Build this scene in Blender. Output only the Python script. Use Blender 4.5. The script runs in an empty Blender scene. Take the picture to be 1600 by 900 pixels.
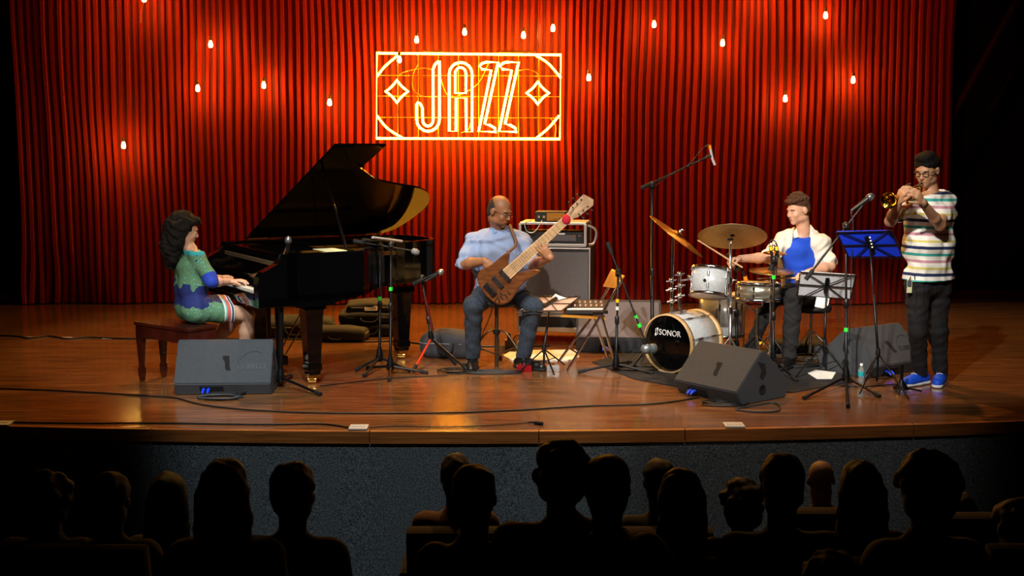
import bpy, bmesh, math, random
import numpy as np
from mathutils import Vector, Matrix, Euler
random.seed(7)
R = math.radians
V = Vector
# ------------------------------------------------------------------ camera
FPX = 1900.0
PITCH = math.atan(225/FPX)
CAM = V((0, -7.55, 1.8))
cam_d = bpy.data.cameras.new('camera'); cam = bpy.data.objects.new('camera', cam_d)
bpy.context.collection.objects.link(cam)
cam.location = CAM; cam.rotation_euler = (math.pi/2-PITCH, 0, 0)
cam_d.sensor_width = 36; cam_d.lens = 36*FPX/1600; cam_d.clip_end = 100
bpy.context.scene.camera = cam
# ------------------------------------------------------------------ world, lights, exposure
sc = bpy.context.scene
sc.view_settings.view_transform = 'Standard'; sc.view_settings.look = 'None'
sc.view_settings.exposure = 0.0; sc.view_settings.gamma = 1.0
w = bpy.data.worlds.new('hall_dark'); sc.world = w; w.use_nodes = True
w.node_tree.nodes['Background'].inputs[0].default_value = (0.5, 0.25, 0.2, 1)
w.node_tree.nodes['Background'].inputs[1].default_value = 0.008

def spot(name, loc, aim, watts, deg, col, blend=.4, size=.12):
    l = bpy.data.lights.new(name, 'SPOT'); l.energy = watts; l.spot_size = R(deg); l.spot_blend = blend
    l.color = col; l.shadow_soft_size = size
    o = bpy.data.objects.new(name, l); bpy.context.collection.objects.link(o)
    o.location = loc; o.rotation_euler = (V(aim)-V(loc)).to_track_quat('-Z', 'Y').to_euler()
    return o
WARM = (1, .91, .80)
# front of house profile spots, one or two for each player
for p, a, wt, dg in (((.4, -7.0, 6.6), (-2.35, 1.6, .85), 2300, 15), ((-3.6, -7.0, 6.6), (-1.5, 1.6, .6), 1500, 17), ((-2.6, -7.0, 6.6), (-.05, 2.0, .75), 3300, 15),
                     ((-1.6, -7.0, 6.6), (1.55, 2.0, .55), 2600, 16), ((-1.0, -7.0, 6.6), (2.35, 2.2, .95), 3000, 13), ((-1.8, -7.0, 6.6), (2.95, 1.4, 1.05), 3000, 14),
                     ((3.4, -7.0, 6.6), (.9, 1.9, .4), 900, 18)):
    spot('front_spot', p, a, wt, dg, WARM, .45, .09)
spot('truss_spot_cool', (-.8, -2.6, 6.8), (-.75, 1.15, 0), 1150, 30, (.84, .94, 1.0), .4, .1)
spot('truss_spot_cool', (1.5, -2.6, 6.8), (1.5, 1.15, 0), 600, 30, (1.0, .97, .90), .6, .1)
spot('front_spot_cool', (-.9, -7.0, 6.6), (-2.0, 1.3, .2), 1500, 9, (.62, .86, 1.0), .5, .1)
# overhead amber back lights
spot('overhead_amber', (-1.8, 4.9, 6.6), (-1.6, 2.7, 0), 1300, 62, (1, .50, .13), .6, .1)
spot('overhead_amber', (.8, 4.9, 6.6), (.6, 2.7, 0), 1300, 62, (1, .50, .13), .6, .1)
spot('overhead_amber', (3.6, 4.9, 6.6), (3.4, 2.7, 0), 350, 60, (1, .45, .15), .6, .1)
# red wash on the curtain
for x, cw in ((-3.2, 230), (-1.1, 310), (1.0, 320), (3.1, 250)):
    spot('curtain_wash', (x, 2.6, 6.7), (x*.97, 6.1, 3.8), cw, 62, (1, .07, .03), .9, .2)
# ------------------------------------------------------------------ pixel helpers (a point of the place at a known depth or height)
_f = V((0, math.cos(PITCH), -math.sin(PITCH))); _u = V((0, math.sin(PITCH), math.cos(PITCH)))
def ray(px, py): return _f*FPX + V((1, 0, 0))*(px-800) + _u*(450-py)
def W(px, py, Y):
    d = ray(px, py); return CAM + d*((Y-CAM.y)/d.y)
def G(px, py, z=0.0):
    d = ray(px, py); return CAM + d*((z-CAM.z)/d.z)
# ------------------------------------------------------------------ materials
def lin(c):
    return tuple(((x/12.92) if x <= .04045 else ((x+.055)/1.055)**2.4) for x in c)
def hexc(h): return lin(tuple(int(h[i:i+2], 16)/255 for i in (0, 2, 4)))
_mc = {}
def mat(name, h='808080', rough=.5, metal=0., spec=.5, noise=0., nscale=40., bump=0., bscale=80., emit=None, es=0., coat=0., alpha=1., trans=0., sheen=0., stretch=None, c2=None):
    if name in _mc: return _mc[name]
    m = bpy.data.materials.new(name); m.use_nodes = True; _mc[name] = m
    nt = m.node_tree; b = nt.nodes['Principled BSDF']
    col = hexc(h) if isinstance(h, str) else h
    b.inputs['Base Color'].default_value = (*col, 1)
    b.inputs['Roughness'].default_value = rough; b.inputs['Metallic'].default_value = metal
    b.inputs['Specular IOR Level'].default_value = spec; b.inputs['Coat Weight'].default_value = coat
    b.inputs['Alpha'].default_value = alpha; b.inputs['Transmission Weight'].default_value = trans
    b.inputs['Sheen Weight'].default_value = sheen
    if emit: b.inputs['Emission Color'].default_value = (*emit, 1); b.inputs['Emission Strength'].default_value = es
    tc = nt.nodes.new('ShaderNodeTexCoord'); src = tc.outputs['Object']
    if stretch:
        mp = nt.nodes.new('ShaderNodeMapping'); mp.inputs['Scale'].default_value = stretch
        nt.links.new(src, mp.inputs[0]); src = mp.outputs[0]
    if noise or c2:
        n = nt.nodes.new('ShaderNodeTexNoise'); n.inputs['Scale'].default_value = nscale; n.inputs['Detail'].default_value = 4
        nt.links.new(src, n.inputs['Vector'])
        r = nt.nodes.new('ShaderNodeValToRGB'); r.color_ramp.elements[0].position = .35; r.color_ramp.elements[1].position = .65
        a = tuple(x*(1-noise) for x in col); bb = hexc(c2) if c2 else tuple(min(1, x*(1+noise)) for x in col)
        r.color_ramp.elements[0].color = (*a, 1); r.color_ramp.elements[1].color = (*bb, 1)
        nt.links.new(n.outputs[0], r.inputs[0]); nt.links.new(r.outputs[0], b.inputs['Base Color'])
    if bump:
        n2 = nt.nodes.new('ShaderNodeTexNoise'); n2.inputs['Scale'].default_value = bscale; n2.inputs['Detail'].default_value = 3
        bp = nt.nodes.new('ShaderNodeBump'); bp.inputs['Strength'].default_value = bump; bp.inputs['Distance'].default_value = .01
        nt.links.new(src, n2.inputs['Vector']); nt.links.new(n2.outputs[0], bp.inputs['Height']); nt.links.new(bp.outputs[0], b.inputs['Normal'])
    return m
def nodes(m): return m.node_tree, m.node_tree.nodes['Principled BSDF']
def N(nt, typ, **kw):
    n = nt.nodes.new(typ)
    for k, v in kw.items():
        if k.startswith('_'): n.inputs[int(k[1:])].default_value = v
        else: setattr(n, k, v)
    return n
def math_n(nt, op, a, b=None):
    n = nt.nodes.new('ShaderNodeMath'); n.operation = op
    for i, v in enumerate((a, b)):
        if v is None: continue
        if isinstance(v, (int, float)): n.inputs[i].default_value = v
        else: nt.links.new(v, n.inputs[i])
    return n.outputs[0]
def mixc(nt, fac, a, b):
    n = nt.nodes.new('ShaderNodeMix'); n.data_type = 'RGBA'
    for idx, v in ((0, fac), (6, a), (7, b)):
        if isinstance(v, (int, float)): n.inputs[idx].default_value = v
        elif isinstance(v, tuple): n.inputs[idx].default_value = (*v, 1)
        else: nt.links.new(v, n.inputs[idx])
    return n.outputs[2]
# ------------------------------------------------------------------ mesh collector
class MB:
    def __init__(s): s.v = []; s.f = []; s.sm = []
    def add(s, vs, fs, smooth=False):
        o = len(s.v); s.v += [tuple(x) for x in vs]; s.f += [tuple(i+o for i in f) for f in fs]; s.sm += [smooth]*len(fs); return s
    def box(s, c, size, rot=None, bev=0.):
        bm = bmesh.new(); bmesh.ops.create_cube(bm, size=1)
        bmesh.ops.scale(bm, vec=V(size), verts=bm.verts)
        if bev: bmesh.ops.bevel(bm, geom=bm.edges[:], offset=bev, segments=2, profile=.7, affect='EDGES')
        M_ = Matrix.Translation(V(c)) @ (rot.to_4x4() if rot is not None else Matrix.Identity(4))
        s.bm(bm, M_); return s
    def bm(s, bm, M_=None, smooth=False):
        bm.verts.index_update()
        s.add([(M_ @ v.co) if M_ is not None else v.co for v in bm.verts], [[v.index for v in f.verts] for f in bm.faces], smooth); bm.free()
    def poly(s, pts, thick, axis):
        """prism: pts = 3D polygon, extruded by thick along axis (centred)"""
        ax = V(axis).normalized()*thick/2; n = len(pts); pts = [V(p) for p in pts]
        vs = [p-ax for p in pts]+[p+ax for p in pts]
        fs = [tuple(range(n))[::-1], tuple(range(n, 2*n))]+[(i, (i+1) % n, (i+1) % n+n, i+n) for i in range(n)]
        return s.add(vs, fs)
    def tube(s, pts, r, seg=8, closed=False, caps=True):
        pts = [V(p) for p in pts]; n = len(pts); rs = r if isinstance(r, (list, tuple)) else [r]*n
        rings = []; prev = None
        for i in range(n):
            if closed: t = (pts[(i+1) % n]-pts[i-1])
            else: t = pts[min(i+1, n-1)]-pts[max(i-1, 0)]
            if t.length < 1e-9: t = V((0, 0, 1))
            t.normalize()
            if prev is None:
                a = V((0, 0, 1)) if abs(t.z) < .9 else V((1, 0, 0)); prev = (a-t*a.dot(t)).normalized()
            else:
                prev = prev-t*prev.dot(t); prev = prev.normalized() if prev.length > 1e-6 else t.orthogonal().normalized()
            bn = t.cross(prev)
            rings.append([pts[i]+(prev*math.cos(2*math.pi*k/seg)+bn*math.sin(2*math.pi*k/seg))*rs[i] for k in range(seg)])
        vs = [p for rg in rings for p in rg]; fs = []
        for i in range(n if closed else n-1):
            a = i*seg; b = ((i+1) % n)*seg
            for k in range(seg): fs.append((a+k, a+(k+1) % seg, b+(k+1) % seg, b+k))
        s.add(vs, fs, True)
        if caps and not closed:
            s.add(rings[0], [tuple(range(seg))[::-1]]); s.add(rings[-1], [tuple(range(seg))])
        return s
    def lathe(s, prof, o=(0, 0, 0), axis=(0, 0, 1), seg=24, smooth=True, caps=True):
        """prof: (radius, height) list along axis from o"""
        ax = V(axis).normalized(); a = ax.orthogonal().normalized(); b = ax.cross(a); o = V(o)
        vs = []; fs = []; n = len(prof)
        for r_, h in prof:
            for k in range(seg):
                t = 2*math.pi*k/seg; vs.append(o+ax*h+(a*math.cos(t)+b*math.sin(t))*max(r_, 1e-5))
        for i in range(n-1):
            for k in range(seg): fs.append((i*seg+k, i*seg+(k+1) % seg, (i+1)*seg+(k+1) % seg, (i+1)*seg+k))
        s.add(vs, fs, smooth)
        if not caps: return s
        if prof[0][0] > 1e-4: s.add(vs[:seg], [tuple(range(seg))[::-1]])
        if prof[-1][0] > 1e-4: s.add(vs[-seg:], [tuple(range(seg))])
        return s
    def ball(s, c, r, seg=14, rot=None):
        r = V((r, r, r)) if isinstance(r, (int, float)) else V(r)
        bm = bmesh.new(); bmesh.ops.create_uvsphere(bm, u_segments=seg, v_segments=max(6, seg*2//3), radius=1)
        M_ = Matrix.Translation(V(c)) @ (rot.to_4x4() if rot is not None else Matrix.Identity(4)) @ Matrix.Diagonal((*r, 1))
        s.bm(bm, M_, True); return s
# ------------------------------------------------------------------ object helpers
COL = bpy.context.collection
_origin = {}
def tag(o, label=None, cat=None, group=None, kind=None):
    if label: o['label'] = label
    if cat: o['category'] = cat
    if group: o['group'] = group
    if kind: o['kind'] = kind
    return o
def thing(name, label, cat, loc=(0, 0, 0), group=None, build_at_origin=False, rz=0):
    """an Empty at the thing's base. Parts are built either in world coordinates or (build_at_origin) in the thing's own frame"""
    o = bpy.data.objects.new(name, None); COL.objects.link(o); o.empty_display_size = .1
    o.location = loc; o.rotation_euler = (0, 0, rz)
    _origin[o.name] = V((0, 0, 0)) if build_at_origin else V(loc)
    return tag(o, label, cat, group)
def part(name, mb, m, parent=None, label=None, kind=None, smooth=None):
    me = bpy.data.meshes.new(name); of = _origin[parent.name] if parent is not None else V((0, 0, 0))
    if isinstance(mb, tuple):
        vs = mb[0]-np.array(of, dtype=np.float32)[None, :]; me.from_pydata(vs.tolist(), [], mb[1].tolist())
        me.polygons.foreach_set('use_smooth', [True]*len(me.polygons))
    else:
        me.from_pydata([(x[0]-of.x, x[1]-of.y, x[2]-of.z) for x in mb.v], [], mb.f)
        me.polygons.foreach_set('use_smooth', mb.sm if smooth is None else [smooth]*len(mb.f))
        bm = bmesh.new(); bm.from_mesh(me); bmesh.ops.recalc_face_normals(bm, faces=bm.faces); bm.to_mesh(me); bm.free()
    me.update()
    if isinstance(m, (list, tuple)):
        for x in m: me.materials.append(x)
    else: me.materials.append(m)
    o = bpy.data.objects.new(name, me); COL.objects.link(o)
    if parent is not None: o.parent = parent; _origin[o.name] = of
    if label: o['label'] = label
    if kind: o['kind'] = kind
    return o
def solo(name, mb, m, label, cat, group=None, kind=None):
    """a thing that is one mesh: origin moved to its base"""
    vs = np.array(mb.v); c = V(((vs[:, 0].min()+vs[:, 0].max())/2, (vs[:, 1].min()+vs[:, 1].max())/2, vs[:, 2].min()))
    mb.v = [tuple(V(x)-c) for x in mb.v]; o = part(name, mb, m); o.location = c
    return tag(o, label, cat, group, kind)
def struct(name, mb, m, parent=None):
    o = part(name, mb, m, parent); o['kind'] = 'structure'; return o
def copy_tree(o, parent=None):
    c = o.copy(); COL.objects.link(c)
    if parent is not None: c.parent = parent
    if o.name in _origin: _origin[c.name] = _origin[o.name]
    for ch in list(o.children): copy_tree(ch, c)
    return c
def rotz(a): return Matrix.Rotation(a, 3, 'Z')
def smooth_path(pts, n=8, closed=False):
    """Catmull-Rom"""
    P = [V(p) for p in pts]; out = []; m = len(P)
    for i in range(m if closed else m-1):
        if closed: p0, p1, p2, p3 = P[i-1], P[i], P[(i+1) % m], P[(i+2) % m]
        else: p0, p1, p2, p3 = P[max(i-1, 0)], P[i], P[i+1], P[min(i+2, m-1)]
        for k in range(n):
            t = k/n
            out.append(.5*((2*p1)+(p2-p0)*t+(2*p0-5*p1+4*p2-p3)*t*t+(3*p1-p0-3*p2+p3)*t**3))
    if not closed: out.append(P[-1])
    return out
# ------------------------------------------------------------------ signed distance bodies (smooth unions) meshed with surface nets
class SDF:
    def __init__(s, h=.006): s.p = []; s.h = h; s.cut = []; s.wr = None; s.subs = []
    def cap(s, a, b, ra, rb=None, k=.02): s.p.append(('c', V(a), V(b), ra, ra if rb is None else rb, k)); return s
    def ell(s, c, r, rot=None, k=.02): s.p.append(('e', V(c), V(r), rot, 0, k)); return s
    def rbox(s, c, half, rot=None, rnd=.01, k=.01): s.p.append(('b', V(c), V(half), rot, rnd, k)); return s
    def sub(s, c, r, rot): s.subs.append((V(c), V(r), rot)); return s       # carve an ellipsoid away
    def plane(s, p, n): s.cut.append((V(p), V(n).normalized())); return s   # keep the side n points away from
    def mesh(s):
        lo = np.full(3, 1e9); hi = -lo; bb = []
        for q in s.p:
            if q[0] == 'c':
                r = max(q[3], q[4]); a = np.minimum(q[1], q[2])-r; b = np.maximum(q[1], q[2])+r
            else:
                r = max(q[2]) if q[0] == 'e' else q[2].length; a = np.array(q[1])-r; b = np.array(q[1])+r
            mg = q[5]+3*s.h+.01; bb.append((a-mg, b+mg)); lo = np.minimum(lo, a-mg); hi = np.maximum(hi, b+mg)
        h = s.h; n = np.ceil((hi-lo)/h).astype(int)+1
        F = np.full(n, .05, dtype=np.float32)
        ax = [lo[i]+np.arange(n[i])*h for i in range(3)]
        for q, (a, b) in zip(s.p, bb):
            i0 = np.maximum(((a-lo)/h).astype(int), 0); i1 = np.minimum(np.ceil((b-lo)/h).astype(int)+1, n)
            X = ax[0][i0[0]:i1[0], None, None].astype(np.float32); Y = ax[1][None, i0[1]:i1[1], None].astype(np.float32); Z = ax[2][None, None, i0[2]:i1[2]].astype(np.float32)
            if q[0] == 'c':
                A = q[1]; d = q[2]-q[1]; L2 = max(d.length_squared, 1e-9)
                px, py, pz = X-A.x, Y-A.y, Z-A.z
                t = np.clip((px*d.x+py*d.y+pz*d.z)/L2, 0, 1)
                D = np.sqrt((px-t*d.x)**2+(py-t*d.y)**2+(pz-t*d.z)**2)-(q[3]+t*(q[4]-q[3]))
            else:
                c = q[1]; px, py, pz = X-c.x, Y-c.y, Z-c.z
                if q[3] is not None:
                    m = q[3].transposed()
                    px, py, pz = (px*m[0][0]+py*m[0][1]+pz*m[0][2], px*m[1][0]+py*m[1][1]+pz*m[1][2], px*m[2][0]+py*m[2][1]+pz*m[2][2])
                r = q[2]
                if q[0] == 'e':
                    k0 = np.sqrt((px/r.x)**2+(py/r.y)**2+(pz/r.z)**2); k1 = np.sqrt((px/r.x**2)**2+(py/r.y**2)**2+(pz/r.z**2)**2)
                    D = k0*(k0-1)/np.maximum(k1, 1e-6)
                else:
                    rd = q[4]; qx, qy, qz = np.abs(px)-(r.x-rd), np.abs(py)-(r.y-rd), np.abs(pz)-(r.z-rd)
                    D = np.sqrt(np.maximum(qx, 0)**2+np.maximum(qy, 0)**2+np.maximum(qz, 0)**2)+np.minimum(np.maximum(qx, np.maximum(qy, qz)), 0)-rd
            sl = (slice(i0[0], i1[0]), slice(i0[1], i1[1]), slice(i0[2], i1[2])); f = F[sl]; k = q[5]
            hh = np.maximum(k-np.abs(f-D), 0)/k
            F[sl] = np.minimum(f, D)-hh*hh*k*.25
        X = ax[0][:, None, None].astype(np.float32); Y = ax[1][None, :, None].astype(np.float32); Z = ax[2][None, None, :].astype(np.float32)
        if s.wr:
            amp, fr, seed = s.wr; rs = np.random.RandomState(seed)
            F -= np.float32(amp*1.1)
            for q in range(4):
                d = rs.randn(3); d /= np.linalg.norm(d); e = rs.randn(3); e /= np.linalg.norm(e); g = fr*(1+q*.5); ph = rs.rand(2)*6
                F += (amp/(1+q*.35)*np.sin((X*d[0]+Y*d[1]+Z*d[2])*g+ph[0]+1.7*np.sin((X*e[0]+Y*e[1]+Z*e[2])*g*.55+ph[1]))).astype(np.float32)
        for c, r, rot in s.subs:
            m = rot.transposed(); px, py, pz = X-c.x, Y-c.y, Z-c.z
            px, py, pz = (px*m[0][0]+py*m[0][1]+pz*m[0][2], px*m[1][0]+py*m[1][1]+pz*m[1][2], px*m[2][0]+py*m[2][1]+pz*m[2][2])
            k0 = np.sqrt((px/r.x)**2+(py/r.y)**2+(pz/r.z)**2); F = np.maximum(F, -(k0-1)*min(r)).astype(np.float32)
        for p, nn in s.cut:
            F = np.maximum(F, (X-p.x)*nn.x+(Y-p.y)*nn.y+(Z-p.z)*nn.z)
        F[0] = F[-1] = .05; F[:, 0] = F[:, -1] = .05; F[:, :, 0] = F[:, :, -1] = .05
        return surface_nets(F, lo, h)
def surface_nets(F, lo, h):
    ins = F < 0; c = ins[:-1, :-1, :-1].astype(np.int8)
    for dx, dy, dz in ((1, 0, 0), (0, 1, 0), (0, 0, 1), (1, 1, 0), (1, 0, 1), (0, 1, 1), (1, 1, 1)):
        c = c+ins[dx:F.shape[0]-1+dx, dy:F.shape[1]-1+dy, dz:F.shape[2]-1+dz]
    I, J, K = np.nonzero((c > 0) & (c < 8)); n = len(I)
    idx = np.full(c.shape, -1, dtype=np.int32); idx[I, J, K] = np.arange(n)
    P = np.zeros((n, 3)); cnt = np.zeros(n)
    cor = [(a, b, d) for a in (0, 1) for b in (0, 1) for d in (0, 1)]
    for a in cor:
        for b in cor:
            if a < b and sum(abs(a[i]-b[i]) for i in range(3)) == 1:
                fa = F[I+a[0], J+a[1], K+a[2]]; fb = F[I+b[0], J+b[1], K+b[2]]; m = (fa < 0) != (fb < 0)
                t = np.where(m, fa/np.where(m, fa-fb, 1), 0)
                for i in range(3): P[:, i] += np.where(m, a[i]+t*(b[i]-a[i]), 0)
                cnt += m
    P /= cnt[:, None]; P += np.stack([I, J, K], 1); P = lo[None, :]+P*h
    Q = []
    for ax_ in range(3):
        o = [0, 0, 0]; o[ax_] = 1; s1 = [slice(1, -1)]*3; s1[ax_] = slice(0, F.shape[ax_]-1)
        a = ins[tuple(s1)]; s2 = list(s1); s2[ax_] = slice(1, F.shape[ax_]); b = ins[tuple(s2)]
        for flip in (0, 1):
            m = (a & ~b) if not flip else (~a & b)
            i, j, k = np.nonzero(m); e = [i+1, j+1, k+1]; e[ax_] = e[ax_]-1
            u, v_ = [(1, 2), (2, 0), (0, 1)][ax_]
            def cell(du, dv):
                q = [x.copy() for x in e]; q[u] = q[u]-du; q[v_] = q[v_]-dv; return idx[q[0], q[1], q[2]]
            qd = np.stack([cell(1, 1), cell(0, 1), cell(0, 0), cell(1, 0)], 1)
            if flip: qd = qd[:, ::-1]
            Q.append(qd)
    Q = np.concatenate(Q); Q = Q[(Q >= 0).all(1)]
    return P.astype(np.float32), Q
# ================================================================== THE SETTING
def front_y(x): return .02*(x+.5)**2
# --- stage floor: varnished wood, grain running across the stage
mw = mat('varnished_stage_wood', '8a4a26', rough=.22)
nt, b = nodes(mw)
geo = N(nt, 'ShaderNodeTexCoord')
mp = N(nt, 'ShaderNodeMapping'); mp.inputs['Scale'].default_value = (.9, 14, 1); nt.links.new(geo.outputs['Object'], mp.inputs[0])
n1 = N(nt, 'ShaderNodeTexNoise'); n1.inputs['Scale'].default_value = 2.2; n1.inputs['Detail'].default_value = 8; n1.inputs['Roughness'].default_value = .65; nt.links.new(mp.outputs[0], n1.inputs['Vector'])
r1 = N(nt, 'ShaderNodeValToRGB'); e = r1.color_ramp.elements
e[0].position = .3; e[0].color = (*hexc('56301a'), 1); e[1].position = .72; e[1].color = (*hexc('a87444'), 1)
nt.links.new(n1.outputs[0], r1.inputs[0])
br = N(nt, 'ShaderNodeTexBrick'); br.inputs['Scale'].default_value = 1; br.inputs['Mortar Size'].default_value = .0015; br.inputs['Brick Width'].default_value = 1.6; br.inputs['Row Height'].default_value = .075
br.inputs['Color1'].default_value = (.78, .78, .78, 1); br.inputs['Color2'].default_value = (1.1, 1.05, 1, 1); br.inputs['Mortar'].default_value = (.55, .5, .45, 1)
nt.links.new(geo.outputs['Object'], br.inputs['Vector'])
mul = N(nt, 'ShaderNodeMix', data_type='RGBA', blend_type='MULTIPLY'); mul.inputs[0].default_value = 1
nt.links.new(r1.outputs[0], mul.inputs[6]); nt.links.new(br.outputs[0], mul.inputs[7]); nt.links.new(mul.outputs[2], b.inputs['Base Color'])
mp2 = N(nt, 'ShaderNodeMapping'); mp2.inputs['Scale'].default_value = (1.2, 22, 1); nt.links.new(geo.outputs['Object'], mp2.inputs[0])
n3 = N(nt, 'ShaderNodeTexNoise'); n3.inputs['Scale'].default_value = 5; n3.inputs['Detail'].default_value = 5; nt.links.new(mp2.outputs[0], n3.inputs['Vector'])
rr = N(nt, 'ShaderNodeMapRange'); rr.inputs[1].default_value = .3; rr.inputs[2].default_value = .7; rr.inputs[3].default_value = .11; rr.inputs[4].default_value = .25
nt.links.new(n3.outputs[0], rr.inputs[0]); nt.links.new(rr.outputs[0], b.inputs['Roughness'])
bp = N(nt, 'ShaderNodeBump'); bp.inputs['Strength'].default_value = .05; bp.inputs['Distance'].default_value = .004; nt.links.new(n3.outputs[0], bp.inputs['Height']); nt.links.new(bp.outputs[0], b.inputs['Normal'])
b.inputs['Specular IOR Level'].default_value = .7; b.inputs['Coat Weight'].default_value = .6; b.inputs['Coat Roughness'].default_value = .16

m = MB(); xs = np.linspace(-7.2, 7.2, 49)
fr = [(x, front_y(x), 0) for x in xs]; bk = [(x, 7.4, 0) for x in xs]
n_ = len(xs); vs = fr+bk+[(x, y, -.06) for x, y, z in fr]+[(x, y, -.06) for x, y, z in bk]
fs = [(i, i+1, n_+i+1, n_+i) for i in range(n_-1)]+[(2*n_+i, 3*n_+i, 3*n_+i+1, 2*n_+i+1) for i in range(n_-1)]+[(i, 2*n_+i, 2*n_+i+1, i+1) for i in range(n_-1)]
m.add(vs, fs); floor = struct('floor', m, mw)
# --- nosing boards along the stage front: each board its own piece
mn = mat('nosing_wood', '9a5c2c', rough=.35, noise=.3, nscale=3, stretch=(1, 6, 30))
trim = thing('trim_1', None, None, (0, 0, -.1)); trim['kind'] = 'structure'
edges = [-7.2, -5.6, -3.9, -2.3, -.9, .17, 1.1, 2.6, 4.2, 5.8, 7.2]
for a, c in zip(edges[:-1], edges[1:]):
    m = MB(); q = np.linspace(a+.003, c-.003, 7); vs = []
    for x in q:
        y = front_y(x); vs += [(x, y-.035, -.004), (x, y-.001, -.001), (x, y-.001, -.085), (x, y-.035, -.082)]
    fs = [(0, 1, 2, 3), tuple(reversed(range(24, 28)))]
    for i in range(6):
        for k in range(4): fs.append((i*4+k, i*4+(k+1) % 4, i*4+4+(k+1) % 4, i*4+4+k))
    m.add(vs, fs); part('board', m, mn, trim)
# --- stage fascia: blue-grey speckled carpet covering
mf = mat('speckled_fascia', '6a7880', rough=.9, bump=.3, bscale=120)
nt, b = nodes(mf); tc = N(nt, 'ShaderNodeTexCoord'); vn = N(nt, 'ShaderNodeTexNoise'); vn.inputs['Scale'].default_value = 120; vn.inputs['Detail'].default_value = 6; vn.inputs['Roughness'].default_value = .8
nt.links.new(tc.outputs['Object'], vn.inputs['Vector']); r1 = N(nt, 'ShaderNodeValToRGB'); e = r1.color_ramp.elements
e[0].position = .42; e[0].color = (*hexc('1c2224'), 1); e[1].position = .66; e[1].color = (*hexc('8c9496'), 1); nt.links.new(vn.outputs[0], r1.inputs[0]); nt.links.new(r1.outputs[0], b.inputs['Base Color'])
m = MB(); vs = [(x, front_y(x)-.026, z) for z in (-.07, -1.12) for x in xs]
vs += [(x, front_y(x)+.08, z) for z in (-.062, -1.12) for x in xs]
fs = [(i, i+1, n_+i+1, n_+i) for i in range(n_-1)]+[(2*n_+i, 3*n_+i, 3*n_+i+1, 2*n_+i+1) for i in range(n_-1)]
m.add(vs, fs); struct('wall_front', m, mf)
# --- black side and back walls, dark hall
mk = mat('black_masking', '050404', rough=.95); mh = mat('hall_dark_carpet', '1a1212', rough=.95, noise=.3, nscale=60)
struct('wall_back', MB().box((0, 7.45, 2.9), (14.6, .1, 8.2)), mk)
struct('wall_left', MB().box((-7.3, -2.6, 2.9), (.1, 20, 8.2)), mk)
struct('wall_right', MB().box((7.3, -2.6, 2.9), (.1, 20, 8.2)), mk)
struct('ceiling', MB().box((0, -2.6, 7.05), (14.7, 20, .1)), mk)
struct('auditorium_floor', MB().box((0, -.9, -1.15), (14.5, 1.9, .1)).box((0, -7.2, -.95), (14.5, 10.7, .3)), mh)
# ================================================================== CURTAIN
mc = mat('red_pleated_velvet', (.31, .018, .004), rough=.75, sheen=.2, noise=.12, nscale=160, bump=.15, bscale=200)
nodes(mc)[1].inputs['Sheen Tint'].default_value = (1, .06, .03, 1); nodes(mc)[1].inputs['Specular IOR Level'].default_value = .06
x0, x1 = -5.5, 4.92; per = .0815; nf = int((x1-x0)/per)
rs = np.random.RandomState(3)
wid = rs.uniform(.86, 1.14, nf); wid = wid/wid.sum()*(x1-x0); st = x0+np.concatenate([[0], np.cumsum(wid)[:-1]])
cols = []
for i in range(nf):
    for t, d in ((0, 0), (.04, .028), (.08, .038), (.50, .038), (.54, .028), (.58, 0), (.62, -.004), (.96, -.004)):
        cols.append((st[i]+t*wid[i], d*(1 if i % 7 else .85), i))
zs = np.concatenate([np.linspace(.012, .9, 13), np.linspace(1.05, 6.3, 26)])
vs = []; dep = rs.uniform(-.012, .012, nf); ph = rs.uniform(0, 6.28, nf)
for z in zs:
    lo = max(0, 1-z/.7)
    for x, d, i in cols:
        xx = x+.012*math.sin(z*1.7+x*1.3)+.008*math.sin(z*4.1+x*5)*(.4+lo)+lo*.018*math.sin(ph[i]+z*3)
        yy = 6.12-d*(1-.35*lo*abs(math.sin(ph[i])))-dep[i]-.05*math.sin(x*2.1+.6)-.035*math.sin(x*5.3+z*.7)*(.5+lo)
        # one gathered crease to the right of the sign
        g = math.exp(-((x-.62-.12*(2.2-z))/.07)**2)*max(0, min(1, (2.6-z)))
        yy -= .06*g
        vs.append((xx, yy, z))
nc = len(cols); fs = [(r_*nc+c_, r_*nc+c_+1, (r_+1)*nc+c_+1, (r_+1)*nc+c_) for r_ in range(len(zs)-1) for c_ in range(nc-1)]
cu = thing('stage_curtain', 'tall red pleated curtain hanging across the back of the stage', 'curtain', (0, 6.1, 0))
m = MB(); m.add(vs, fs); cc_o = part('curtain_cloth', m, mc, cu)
mc2 = mat('dark_wine_valley', (.10, .004, .001), rough=.85, noise=.15, nscale=160, bump=.15, bscale=200); cc_o.data.materials.append(mc2)  # darker wine colour on the valley faces of every fold
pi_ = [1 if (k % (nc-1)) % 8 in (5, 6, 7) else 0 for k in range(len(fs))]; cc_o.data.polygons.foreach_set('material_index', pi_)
part('curtain_rail', MB().tube([(x0-.1, 6.12, 6.32), (x1+.1, 6.12, 6.32)], .03), mat('dark_steel', '15161a', rough=.4, metal=.8), cu)
# dark braces in the wing
mst = mat('brown_steel', '3a2a24', rough=.6, metal=.3)
for i, (p, q, lb) in enumerate((((1478, 200, 6.6), (1600, -20, 6.6), 'thick dark diagonal brace right of the curtain'), ((1545, 175, 6.6), (1612, 62, 6.6), 'thin dark diagonal cable in the right wing'))):
    a = W(*p); c = W(*q); c2 = a+(c-a)*(1.25 if not i else 2.2); a2 = a-(c-a)*(.02 if i else 1.2)
    solo('diagonal_brace' if not i else 'wing_cable', MB().tube([a2, c2], .05 if not i else .008, 8), mst, lb, 'brace' if not i else 'cable')
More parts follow.
